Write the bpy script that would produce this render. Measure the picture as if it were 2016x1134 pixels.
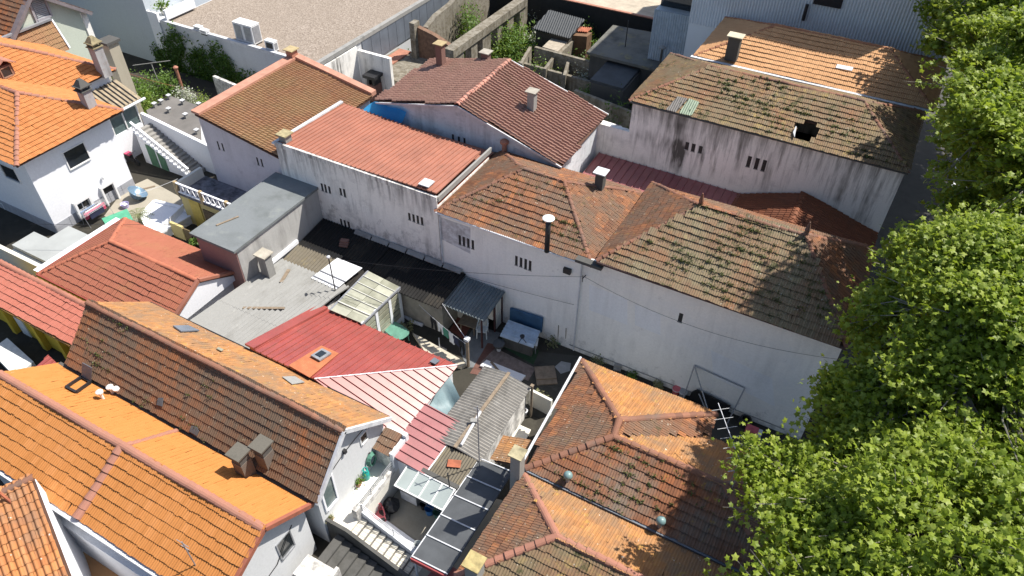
import bpy, bmesh, math, random
import numpy as np
from mathutils import Vector, Matrix
random.seed(7); np.random.seed(7)
for o in list(bpy.data.objects): bpy.data.objects.remove(o)
scn = bpy.context.scene
col = scn.collection

# ------------------------------------------------------------------ camera
F = 1443.5; CAMZ = 30.0
_p, _r, _y = (math.radians(a) for a in (42.52, 0.74, 28.21))
FW = Vector((-math.sin(_y)*math.cos(_p), math.cos(_y)*math.cos(_p), -math.sin(_p)))
_r0 = Vector((math.cos(_y), math.sin(_y), 0)); _u0 = _r0.cross(FW)
RT = _r0*math.cos(_r)+_u0*math.sin(_r); UP = -_r0*math.sin(_r)+_u0*math.cos(_r)
CAM = Vector((0, 0, CAMZ))
cd = bpy.data.cameras.new('camera'); cam = bpy.data.objects.new('camera', cd); col.objects.link(cam)
cd.sensor_width = 36; cd.lens = 36*F/2016; cd.clip_start = .1; cd.clip_end = 3000
cam.matrix_world = Matrix(((RT.x, UP.x, -FW.x, 0), (RT.y, UP.y, -FW.y, 0), (RT.z, UP.z, -FW.z, CAMZ), (0, 0, 0, 1)))
scn.camera = cam
# ------------------------------------------------------------------ sky, sun, exposure
SUN = Vector((.46, .50, 1)).normalized()
wd = bpy.data.worlds.new('World'); scn.world = wd; wd.use_nodes = True
nt = wd.node_tree; nt.nodes.clear()
sky = nt.nodes.new('ShaderNodeTexSky'); sky.sky_type = 'NISHITA'; sky.sun_disc = False
sky.sun_elevation = math.asin(SUN.z); sky.sun_rotation = math.atan2(SUN.x, SUN.y)
sky.air_density = 1.0; sky.dust_density = 1.5; sky.ozone_density = 1.0
bg = nt.nodes.new('ShaderNodeBackground'); bg.inputs[1].default_value = .10
wo = nt.nodes.new('ShaderNodeOutputWorld')
nt.links.new(sky.outputs[0], bg.inputs[0]); nt.links.new(bg.outputs[0], wo.inputs[0])
sl = bpy.data.lights.new('sun', 'SUN'); sl.energy = 4.8; sl.angle = math.radians(.53); sl.color = (1, .95, .87)
so = bpy.data.objects.new('sun', sl); col.objects.link(so); so.rotation_euler = SUN.to_track_quat('Z', 'Y').to_euler()
so.location = (0, 0, 60)
vs = scn.view_settings; vs.view_transform = 'Standard'; vs.look = 'None'; vs.exposure = 0.66; vs.gamma = 1; vs.use_curve_mapping = False

# ------------------------------------------------------------------ pixel helpers (a pixel gives a direction; depth comes from a plane)
def ray(x, y): return FW+RT*((x-1008)/F)-UP*((y-567)/F)
def W(x, y, z): d = ray(x, y); return CAM+d*((z-CAMZ)/d.z)
def OX(x, y, X): d = ray(x, y); return CAM+d*(X/d.x)
def OY(x, y, Y): d = ray(x, y); return CAM+d*(Y/d.y)
def px_of(p):
    v = Vector(p)-CAM; k = v.dot(FW)
    return (1008+F*v.dot(RT)/k, 567-F*v.dot(UP)/k, k)
def post(bx, by, zb, tx, ty):
    b = W(bx, by, zb); d = ray(tx, ty); k = math.hypot(b.x, b.y)/math.hypot(d.x, d.y)
    return b, CAMZ+d.z*k
V = lambda *a: Vector(a)

# ------------------------------------------------------------------ mesh helpers
BX = lambda *a: MB().box(*a)
class MB:
    def __init__(s): s.v = []; s.f = []
    def add(s, v, f):
        k = len(s.v); s.v += [tuple(p) for p in v]; s.f += [tuple(i+k for i in q) for q in f]; return s
    def box(s, x0, x1, y0, y1, z0, z1):
        return s.add([(x0,y0,z0),(x1,y0,z0),(x1,y1,z0),(x0,y1,z0),(x0,y0,z1),(x1,y0,z1),(x1,y1,z1),(x0,y1,z1)],
                     [(3,2,1,0),(4,5,6,7),(0,1,5,4),(1,2,6,5),(2,3,7,6),(3,0,4,7)])
    def prism(s, poly, vec):
        n = len(poly); vec = Vector(vec); a = [Vector(p) for p in poly]
        nn = sum(((a[i]-a[0]).cross(a[i+1]-a[0]) for i in range(1, n-1)), Vector())
        if nn.dot(vec) < 0: a.reverse()
        return s.add(a+[p+vec for p in a], [tuple(range(n-1, -1, -1)), tuple(range(n, 2*n))]+[(i, (i+1) % n, n+(i+1) % n, n+i) for i in range(n)])
    def bar(s, a, b, w, h=None, up=(0, 0, 1)):
        a = Vector(a); b = Vector(b); h = h or w; d = (b-a).normalized(); u = Vector(up)
        if abs(d.dot(u)) > .98: u = Vector((1, 0, 0))
        r = d.cross(u).normalized()*w/2; u = r.cross(d).normalized()*h/2
        q = [a-r-u, a+r-u, a+r+u, a-r+u]
        return s.prism(q, b-a)
    def tube(s, pts, r, n=6):
        pts = [Vector(p) for p in pts]; rs = r if isinstance(r, (list, tuple)) else [r]*len(pts); k0 = len(s.v)
        for i, p in enumerate(pts):
            d = (pts[min(i+1, len(pts)-1)]-pts[max(i-1, 0)]).normalized()
            u = Vector((0, 0, 1)) if abs(d.z) < .95 else Vector((1, 0, 0))
            a = d.cross(u).normalized(); b = a.cross(d)
            for j in range(n): t = 2*math.pi*j/n; s.v.append(tuple(p+(a*math.cos(t)+b*math.sin(t))*rs[i]))
        for i in range(len(pts)-1):
            for j in range(n): s.f.append((k0+i*n+j, k0+(i+1)*n+j, k0+(i+1)*n+(j+1) % n, k0+i*n+(j+1) % n))
        s.f.append(tuple(k0+j for j in range(n))); s.f.append(tuple(k0+(len(pts)-1)*n+j for j in range(n-1, -1, -1)))
        return s
    def lathe(s, prof, n=14, c=(0, 0, 0), cap=True):
        k0 = len(s.v)
        for r, z in prof:
            for j in range(n): t = 2*math.pi*j/n; s.v.append((c[0]+r*math.cos(t), c[1]+r*math.sin(t), c[2]+z))
        m = len(prof)
        for i in range(m-1):
            for j in range(n): s.f.append((k0+i*n+j, k0+i*n+(j+1) % n, k0+(i+1)*n+(j+1) % n, k0+(i+1)*n+j))
        if cap: s.f.append(tuple(k0+j for j in range(n-1, -1, -1))); s.f.append(tuple(k0+(m-1)*n+j for j in range(n)))
        return s
    def mesh(s, name, mat, smooth=False):
        me = bpy.data.meshes.new(name); me.from_pydata(s.v, [], s.f); me.materials.append(mat)
        if smooth: me.polygons.foreach_set('use_smooth', [True]*len(me.polygons))
        me.update(); return me
    def build(s, name, mat, parent=None, smooth=False, label=None):
        return obj(name, s.mesh(name, mat, smooth), parent, label)
def obj(name, me, parent=None, label=None):
    o = bpy.data.objects.new(name, me); col.objects.link(o)
    if parent is not None:
        o.parent = parent
        if parent.type == 'EMPTY' and not parent.get('_local'): o.matrix_parent_inverse = Matrix.Translation(-parent.location)
    if label: o['label'] = label
    return o
def np_mesh(name, verts, faces, mat, rnd=None, smooth=False):
    """verts (n,3), faces (m,k) numpy"""
    me = bpy.data.meshes.new(name); n = len(verts); m, k = faces.shape
    me.vertices.add(n); me.vertices.foreach_set('co', np.ascontiguousarray(verts, np.float32).ravel())
    me.loops.add(m*k); me.loops.foreach_set('vertex_index', np.ascontiguousarray(faces, np.int32).ravel())
    me.polygons.add(m); me.polygons.foreach_set('loop_start', np.arange(0, m*k, k, dtype=np.int32))
    me.polygons.foreach_set('loop_total', np.full(m, k, dtype=np.int32))
    me.materials.append(mat)
    if rnd is not None:
        at = me.attributes.new('rnd', 'FLOAT', 'FACE'); at.data.foreach_set('value', np.ascontiguousarray(rnd, np.float32))
    me.update(); me.validate()
    me.polygons.foreach_set('use_smooth', [bool(smooth)]*m)
    return me
def thing(name, label, cat, loc, group=None, rz=None):
    """Empty at the thing's base. rz given: parts are built in local coordinates."""
    e = bpy.data.objects.new(name, None); col.objects.link(e); e.location = loc; e.empty_display_size = .2
    e['label'] = label; e['category'] = cat
    if group: e['group'] = group
    if rz is not None: e['_local'] = 1; e.rotation_euler = (0, 0, rz); LOCALS.append(e)
    return e
LOCALS = []
def tag(o, label, cat, group=None):
    o['label'] = label; o['category'] = cat
    if group: o['group'] = group
    return o
def struct(o): o['kind'] = 'structure'; return o

# ------------------------------------------------------------------ materials
class NT:
    def __init__(s, name):
        s.m = bpy.data.materials.new(name); s.m.use_nodes = True; s.t = s.m.node_tree; s.t.nodes.clear()
        s.out = s.n('ShaderNodeOutputMaterial'); s.b = s.n('ShaderNodeBsdfPrincipled'); s.l(s.b.outputs[0], s.out.inputs[0])
    def n(s, t): return s.t.nodes.new(t)
    def l(s, a, b): s.t.links.new(a, b)
    def pos(s, sc=(1, 1, 1)):
        g = s.n('ShaderNodeNewGeometry'); m = s.n('ShaderNodeMapping'); m.inputs['Scale'].default_value = sc; s.l(g.outputs['Position'], m.inputs[0]); return m.outputs[0]
    def noise(s, vec, scale, detail=4, rough=.6, w=None):
        n = s.n('ShaderNodeTexNoise'); n.inputs['Scale'].default_value = scale; n.inputs['Detail'].default_value = detail; n.inputs['Roughness'].default_value = rough
        s.l(vec, n.inputs['Vector']); return n.outputs[0]
    def ramp(s, fac, stops, interp='LINEAR'):
        r = s.n('ShaderNodeValToRGB'); e = r.color_ramp; e.interpolation = interp
        while len(e.elements) < len(stops): e.elements.new(.5)
        for i, (p, c) in enumerate(stops):
            e.elements[i].position = p; e.elements[i].color = (*c, 1) if isinstance(c, tuple) else (c, c, c, 1)
        s.l(fac, r.inputs[0]); return r.outputs[0]
    def mix(s, fac, a, b, mode='MIX'):
        m = s.n('ShaderNodeMix'); m.data_type = 'RGBA'; m.blend_type = mode
        for i, v in ((0, fac), (6, a), (7, b)):
            if isinstance(v, (int, float)): m.inputs[i].default_value = v
            elif isinstance(v, tuple): m.inputs[i].default_value = (*v, 1)
            else: s.l(v, m.inputs[i])
        return m.outputs[2]
    def math(s, op, a, b=0.0):
        m = s.n('ShaderNodeMath'); m.operation = op
        for i, v in ((0, a), (1, b)):
            if isinstance(v, (int, float)): m.inputs[i].default_value = v
            else: s.l(v, m.inputs[i])
        return m.outputs[0]
    def bump(s, h, st, dist=.02):
        b = s.n('ShaderNodeBump'); b.inputs['Strength'].default_value = st; b.inputs['Distance'].default_value = dist; s.l(h, b.inputs['Height']); s.l(b.outputs[0], s.b.inputs['Normal'])
    def fin(s, colour, rough=.85, metal=0, spec=None):
        if isinstance(colour, tuple): s.b.inputs['Base Color'].default_value = (*colour, 1)
        else: s.l(colour, s.b.inputs['Base Color'])
        if isinstance(rough, (int, float)): s.b.inputs['Roughness'].default_value = rough
        else: s.l(rough, s.b.inputs['Roughness'])
        s.b.inputs['Metallic'].default_value = metal
        if spec is not None: s.b.inputs['Specular IOR Level'].default_value = spec
        return s.m
def mul(c, k): return tuple(min(1, x*k) for x in c)
def plain(name, c, rough=.7, var=.18, scale=3, metal=0, bump=.15, bscale=40, c2=None, spec=None):
    n = NT(name); p = n.pos(); a = n.noise(p, scale, 5)
    colr = n.mix(n.ramp(a, [(.3, 0.), (.7, 1.)]), mul(c, 1-var), c2 or mul(c, 1+var))
    if bump: n.bump(n.noise(p, bscale, 3), bump)
    return n.fin(colr, rough, metal, spec)
def wallm(name, c, stain=(.1, .1, .095), amt=.5, lo=.52, hi=.72, sc=(1.3, 1.3, .14), patch=None, pscale=.5, plo=.55, phi=.7, bump=.25, top=None, base_=None):
    """painted render with rain streaks, blotches and fine grain"""
    n = NT(name)
    st = n.ramp(n.noise(n.pos(sc), 1.6, 7, .65), [(lo, 0.), (hi, 1.)])
    big = n.ramp(n.noise(n.pos(), .35, 3), [(.38, 0.), (.66, 1.)])
    f = n.math('MULTIPLY', n.math('MULTIPLY', st, big), amt)
    fine = n.noise(n.pos(), 9, 6, .7)
    base = n.mix(n.ramp(fine, [(.3, 0.), (.75, 1.)]), mul(c, .9), mul(c, 1.04))
    cl = n.mix(f, base, stain)
    if patch:
        pf = n.ramp(n.noise(n.pos((1, 1, 1.3)), pscale*2, 8, .7), [(plo, 0.), (phi, 1.)])
        cl = n.mix(n.math('MULTIPLY', pf, .8), cl, patch)
    for zz, c_, k_ in ((top, stain, 1.0), (base_, mul(stain, .8), .9)):      # rain runs below the eaves, damp rising at the foot
        if zz:
            g = n.n('ShaderNodeNewGeometry'); sp = n.n('ShaderNodeSeparateXYZ'); n.l(g.outputs['Position'], sp.inputs[0])
            mr = n.n('ShaderNodeMapRange'); mr.inputs[1].default_value = zz[0]; mr.inputs[2].default_value = zz[1]; n.l(sp.outputs[2], mr.inputs[0])
            nz_ = n.noise(n.pos((2.0, 2.0, .16) if zz is top else (1.2, 1.2, .9)), 1.8, 8, .7)
            f = n.ramp(n.math('ADD', nz_, n.math('MULTIPLY', mr.outputs[0], .22)), [(.62, 0.), (.86, 1.)]); cl = n.mix(n.math('MULTIPLY', f, .8*k_), cl, c_)
    n.bump(n.noise(n.pos(), 22, 5), bump, .015)
    return n.fin(cl, .9, spec=.2)
TG = 1.0
def tilem(name, cols, weather=(.16, .12, .09), wamt=.5, wlo=.45, whi=.65, lichen=None, lamt=.8, llo=.6, moss=None, mlo=.62, rough=.8, wscale=.5, grit=.25, speck=None):
    """clay tiles: each tile its own tone, weathered patches, lichen, moss"""
    n = NT(name); oi = n.n('ShaderNodeObjectInfo'); at = n.n('ShaderNodeAttribute'); at.attribute_name = 'rnd'
    r = n.math('FRACT', n.math('ADD', oi.outputs['Random'], at.outputs['Fac']))
    k = len(cols); cols = [mul(q, TG) for q in cols]; weather = mul(weather, TG)
    c = n.ramp(r, [(i/(k-1), q) for i, q in enumerate(cols)])
    p = n.pos()
    c = n.mix(n.math('MULTIPLY', n.noise(p, 14, 5, .7), grit*2), c, mul(cols[0], .55))
    wf = n.ramp(n.noise(p, wscale, 5, .65), [(wlo, 0.), (whi, 1.)])
    c = n.mix(n.math('MULTIPLY', wf, n.math('ADD', n.math('MULTIPLY', r, wamt*.6), wamt*.55)), c, weather)
    if lichen:
        lf = n.math('MULTIPLY', n.ramp(n.noise(p, 3.2, 6, .7), [(llo, 0.), (llo+.1, 1.)]), n.ramp(n.noise(p, .45, 3), [(.4, 0.), (.62, 1.)]))
        c = n.mix(n.math('MULTIPLY', lf, lamt), c, lichen)
    if speck:
        c = n.mix(n.ramp(n.noise(p, 7, 2), [(.69, 0.), (.73, 1.)]), c, speck)
    if moss:
        mf = n.ramp(n.noise(p, 1.7, 6, .7), [(mlo, 0.), (mlo+.1, 1.)])
        c = n.mix(n.math('MULTIPLY', mf, .85), c, moss)
    n.bump(n.noise(p, 45, 4), .3, .01)
    return n.fin(c, rough, spec=.25)
MT = {}
MT['orange'] = tilem('tile_orange', [(.44,.175,.048), (.5,.205,.06), (.46,.187,.052), (.53,.225,.073)], wamt=.12, wlo=.55, weather=(.36,.18,.085))
MT['orange_plain'] = tilem('tile_orange_plain', [(.47,.19,.05), (.5,.205,.057), (.48,.197,.053)], wamt=.04, wlo=.6, grit=.06, weather=(.4,.2,.09))
MT['orange2'] = tilem('tile_orange_fresh', [(.46,.175,.058), (.52,.205,.07), (.55,.23,.082), (.49,.19,.064)], wamt=.12, wlo=.55, weather=(.4,.2,.1))
MT['brown'] = tilem('tile_brown', [(.2,.095,.05), (.25,.11,.055), (.33,.125,.05), (.18,.098,.06)], weather=(.14,.095,.065), wamt=1.0, wlo=.36, whi=.54, lichen=(.32,.22,.04), llo=.62, lamt=.4, speck=(.35,.3,.22), wscale=.4)
MT['mossy'] = tilem('tile_mossy', [(.2,.115,.065), (.245,.145,.085), (.27,.135,.07), (.19,.125,.08)], weather=(.185,.14,.085), wamt=1.05, wlo=.36, whi=.55, lichen=(.34,.25,.09), llo=.52, lamt=.7, moss=(.055,.058,.022), mlo=.55, speck=(.36,.33,.26))
MT['mossgrey'] = tilem('tile_mossgrey', [(.21,.13,.08), (.25,.16,.1), (.29,.15,.08), (.2,.15,.1)], weather=(.215,.175,.11), wamt=1.15, wlo=.38, whi=.56, lichen=(.32,.27,.13), llo=.55, lamt=.6, moss=(.06,.066,.026), mlo=.55, wscale=.3, speck=(.42,.4,.33))
MT['rust'] = tilem('tile_rust', [(.17,.08,.048), (.31,.135,.065), (.215,.11,.068), (.42,.17,.07)], weather=(.16,.105,.072), wamt=1.0, wlo=.43, whi=.55, lichen=(.36,.24,.06), llo=.58, lamt=.6, moss=(.06,.06,.025), mlo=.6, speck=(.42,.36,.28))
MT['gold'] = tilem('tile_gold', [(.43,.195,.07), (.49,.24,.088), (.36,.17,.072), (.54,.27,.105)], weather=(.25,.155,.09), wamt=.9, wlo=.40, whi=.58, lichen=(.46,.3,.05), llo=.57, lamt=.75, speck=(.55,.5,.42))
MT['fine'] = tilem('tile_fine', [(.34,.185,.1), (.38,.205,.11), (.31,.17,.1), (.36,.175,.09)], weather=(.30,.2,.1), wamt=.7, wlo=.4, whi=.62, lichen=(.36,.26,.08), llo=.6, lamt=.4)
MT['pink'] = tilem('tile_pink', [(.34,.19,.145), (.38,.22,.17), (.31,.175,.135), (.4,.235,.18)], weather=(.24,.165,.11), wamt=.5, wlo=.5, whi=.7)
MT['tan'] = tilem('tile_tan', [(.56,.31,.15), (.62,.35,.175), (.58,.32,.155), (.66,.38,.19)], weather=(.36,.2,.1), wamt=.4, wlo=.5)
MT['red'] = tilem('tile_red', [(.33,.115,.07), (.36,.128,.078), (.345,.12,.073), (.37,.132,.082)], weather=(.3,.15,.07), wamt=.4, wlo=.5)
MT['redbrown'] = tilem('tile_redbrown', [(.2,.075,.04), (.25,.09,.045), (.22,.08,.04), (.28,.1,.05)], wamt=.2)
WHITE = wallm('plaster_white', (.74,.76,.79), (.3,.3,.29), .35)
WHITEL = wallm('plaster_long_wall', (.90,.88,.83), (.3,.29,.27), .4, .45, .75, patch=(.80,.795,.775), pscale=.25, plo=.5, phi=.7, base_=(1.6, -.3))
WHITEB = wallm('plaster_bright', (.80,.81,.84), (.5,.5,.5), .12, bump=.1)
GREYW = wallm('plaster_weathered', (.84,.82,.775), (.13,.12,.115), .8, .46, .66, patch=(.52,.51,.49), pscale=.35, top=(5.2, 7.4), base_=(5.2, 2.4))
STREAK = wallm('plaster_streaked', (.84,.82,.775), (.10,.095,.085), 1.5, .46, .66, sc=(.9,.9,.10), patch=(.5,.49,.47), pscale=.3, plo=.56, phi=.75, top=(5.0, 9.0))
BLUEW = wallm('plaster_blotched', (.63,.66,.69), (.2,.21,.22), .75, .42, .66, patch=(.36,.38,.4), pscale=.9, plo=.52, phi=.68)
CONC = wallm('concrete', (.30,.295,.28), (.09,.09,.085), .7, .45, .7)
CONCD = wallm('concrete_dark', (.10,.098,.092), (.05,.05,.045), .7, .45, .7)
RUIN = wallm('ruin_stone', (.27,.245,.2), (.07,.06,.045), .9, .42, .64, patch=(.13,.11,.075), pscale=1.2, plo=.45, phi=.6, bump=.6)
YELLOW = wallm('plaster_yellow', (.62,.43,.05), (.2,.14,.04), .4)
CREAM = wallm('plaster_cream', (.56,.47,.22), (.3,.25,.12), .3)
CREAMW = wallm('plaster_cream_white', (.70,.68,.6), (.3,.28,.22), .3)
SAGE = wallm('plaster_sage', (.50,.54,.46), (.2,.2,.18), .3)
BRICKR = wallm('plaster_red', (.20,.115,.095), (.12,.07,.06), .5)
GABLEG = wallm('gable_grey', (.62,.63,.64), (.25,.25,.25), .3)
DARK = plain('dark_opening', (.012,.012,.014), .6, bump=0)
GLASS = plain('glass_pane', (.02,.025,.03), .08, bump=0, spec=.6)
GLASSG = plain('glass_pane_green', (.10,.14,.14), .12, bump=0, spec=.6)
BLACK = plain('black_metal', (.02,.02,.022), .5)
GREYM = plain('grey_metal', (.30,.31,.33), .45, metal=.3)
DKGREY = plain('charcoal_sheet', (.065,.07,.075), .55, scale=1.2, var=.25)
WHITEM = plain('white_enamel', (.75,.75,.74), .4, var=.05, bump=.05)
PALE = plain('pale_coping', (.55,.56,.58), .7)
TERRA = plain('terracotta_cap', (.36,.16,.105), .75, scale=2)
TERRAO = plain('terracotta_orange', (.42,.21,.145), .75, scale=2)
RIDGE = tilem('ridge_clay', [(.24,.115,.075), (.3,.14,.09), (.2,.1,.07), (.34,.16,.1)], weather=(.14,.11,.09), wamt=.8, lichen=(.3,.24,.08), llo=.62, lamt=.4)
RIDGEO = tilem('ridge_clay_orange', [(.36,.165,.115), (.4,.185,.13), (.38,.175,.12)], wamt=.2)
RIDGEP = tilem('ridge_clay_pink', [(.5,.23,.17), (.55,.26,.2), (.5,.24,.18)], wamt=.3)
def metalm(name, c, rough=.42, coat=1.0, dirt=(.12, .07, .05)):
    n = NT(name); p = n.pos(); f = n.ramp(n.noise(p, .8, 5), [(.3, 0.), (.7, 1.)]); cl = n.mix(f, mul(c, .86), mul(c, 1.16))
    d = n.math('MULTIPLY', n.ramp(n.noise(n.pos((2.2, .5, 1)), 2.2, 6, .7), [(.55, 0.), (.75, 1.)]), .45); cl = n.mix(d, cl, dirt)
    cl = n.mix(n.math('MULTIPLY', n.ramp(n.noise(p, 9, 3), [(.66, 0.), (.7, 1.)]), .35), cl, mul(c, 1.8))
    n.bump(n.noise(p, 2.5, 3), .12, .02); m = n.fin(cl, n.ramp(n.noise(p, 1.5, 4), [(.3, rough*.85), (.75, rough*1.3)]), spec=1.0)
    n.b.inputs['Coat Weight'].default_value = coat; n.b.inputs['Coat Roughness'].default_value = rough; return m
METALO = metalm('sheet_orange', (.31, .115, .068), .6, 0., (.16, .08, .05))
METALR = metalm('sheet_red', (.28, .05, .036), .42, .85)
METALP = metalm('sheet_pinkred', (.27, .075, .075), .5, .2)
METALD = plain('sheet_dark_red', (.30,.06,.06), .5, .15, .6)
SLABG = wallm('slab_greygreen', (.18,.195,.2), (.10,.11,.105), .8, .45, .62, sc=(.4,.4,.4), patch=(.23,.245,.23), pscale=.4)
CORR = wallm('fibre_cement', (.27,.27,.26), (.12,.115,.1), .6, .44, .7, sc=(1.6,.4,1), patch=(.32,.32,.305), pscale=.6, plo=.58)
CORRB = wallm('fibre_cement_brown', (.17,.15,.115), (.12,.1,.07), .8, .42, .66, sc=(.5,1.6,1), patch=(.23,.185,.09), pscale=.7)
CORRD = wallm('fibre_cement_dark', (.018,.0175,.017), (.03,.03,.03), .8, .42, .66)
CORRS = plain('steel_sheet_blue', (.14,.17,.18), .5, .2, .9)
WHITEP = plain('polycarbonate_white', (.72,.73,.75), .5, .03, bump=0)
GHGLASS = plain('greenhouse_glass', (.27,.27,.2), .35, .22, 1.3, bump=.05, c2=(.36,.36,.28))
CLADB = plain('cladding_blue_grey', (.62,.645,.66), .5, .1, .3, bump=.05)
SLATE = plain('slate_panel', (.13,.15,.18), .6, .2, .7)
GRAV = None
n_ = NT('gravel_roof'); p_ = n_.pos(); v_ = n_.n('ShaderNodeTexVoronoi'); v_.inputs['Scale'].default_value = 8.5; n_.l(p_, v_.inputs['Vector'])
c_ = n_.mix(n_.noise(p_, .3, 4), n_.ramp(v_.outputs['Color'], [(0., (.15,.12,.095)), (.5, (.27,.225,.185)), (1., (.42,.36,.31))]), (.26,.215,.175))
n_.bump(v_.outputs['Distance'], .6, .05); GRAV = n_.fin(c_, .95, spec=.1)
SAND = plain('sand_lot', (.42,.36,.28), .95, .2, 1.2, bump=.4, bscale=12)
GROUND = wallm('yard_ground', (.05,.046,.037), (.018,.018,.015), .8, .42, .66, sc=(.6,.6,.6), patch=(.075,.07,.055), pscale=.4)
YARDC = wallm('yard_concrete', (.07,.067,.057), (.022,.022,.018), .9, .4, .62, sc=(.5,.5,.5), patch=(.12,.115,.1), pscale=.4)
PATIO = wallm('patio_pale', (.36,.33,.27), (.2,.18,.14), .6, .42, .66, sc=(.5,.5,.5))
ASPH = plain('asphalt', (.035,.035,.037), .95, .2, 1.5, bump=.4, bscale=60)
PAVE = plain('pavement_stone', (.05,.048,.045), .9, .2, 1.5, bump=.3)
WOOD = plain('weathered_wood', (.22,.17,.12), .85, .25, 4)
TARP = plain('tarpaulin_grey_blue', (.15,.22,.24), .55, .15, 1.5, bump=.3, bscale=6)
TARPB = plain('tarpaulin_blue', (.06,.40,.85), .4, .12, 1.2, bump=.2, bscale=5)
FAB = {k: plain('fabric_'+k, c, .9, .1, 4) for k, c in dict(navy=(.02,.025,.06), white=(.7,.7,.7), pink=(.6,.08,.16), blue=(.08,.2,.4), green=(.06,.22,.15), black=(.012,.012,.014), teal=(.03,.3,.27)).items()}
PLG = plain('plastic_green', (.10,.24,.18), .45); PLW = plain('plastic_white', (.62,.66,.66), .4); PLP = plain('plastic_pink', (.55,.12,.14), .4)
PLT = plain('plastic_teal', (.02,.32,.28), .35); PLB = plain('plastic_blue', (.03,.16,.4), .4); GREENP = plain('green_board', (.08,.33,.2), .6)
PLL = plain('plastic_lilac', (.45,.42,.68), .4); TUBM = plain('tub_blue', (.2,.3,.4), .25, metal=.4)
RUSTM = plain('rusty_sheet', (.32,.1,.05), .8, .35, 2.5)
DECKD = plain('roof_underlay', (.09,.045,.03), .95)

# ------------------------------------------------------------------ clay tile templates (x across, y up the slope, z out)
def tile_template(kind, w, L):
    if kind == 'smooth': xs = [0, .25, .5, .75, 1.0]; zs = [.004, .006, .0, .006, .003]
    elif kind == 'roll': xs = [0, .10, .24, .36, .5, .66, .84, 1.0]; zs = [.02, 0, .0, .03, .075, .085, .06, .02]
    elif kind == 'flat': xs = [0, .10, .22, .40, .52, .64, .78, 1.0]; zs = [.018, .02, .002, .002, .02, .02, .0, .003]
    elif kind == 'bold': xs = [0, .10, .26, .38, .5, .66, .84, 1.0]; zs = [.03, 0, .0, .045, .115, .125, .085, .03]
    else: xs = [0, .16, .38, .5, .62, .84, 1.0]; zs = [.0, .02, .02, .0, .018, .018, .0]
    t = .018 if kind == 'smooth' else .050; v = []; f = []; n = len(xs)
    for x, z in zip(xs, zs): v.append((x*w, 0, z+t))
    for x, z in zip(xs, zs): v.append((x*w, L, z))
    for x, z in zip(xs, zs): v.append((x*w, .02, z*.3+t-.026))
    for i in range(n-1):
        f.append((i, i+1, n+i+1, n+i)); f.append((2*n+i, 2*n+i+1, i+1, i))
    return np.array(v, float), np.array(f, int)
TILEME = {}
def inside(poly, x, y):
    r = False; n = len(poly)
    for i in range(n):
        x1, y1 = poly[i]; x2, y2 = poly[(i+1) % n]
        if (y1 > y) != (y2 > y) and x < (x2-x1)*(y-y1)/(y2-y1)+x1: r = not r
    return r
def frame_of(pts):
    n = sum(((pts[i]-pts[0]).cross(pts[i+1]-pts[0]) for i in range(1, len(pts)-1)), Vector()).normalized()
    if n.z < 0: n = -n
    h = Vector((0, 0, 1)).cross(n)
    h = h.normalized() if h.length > 1e-4 else Vector((1, 0, 0))
    return n, h, n.cross(h)
ROOFS = []
CAPME = {}
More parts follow.
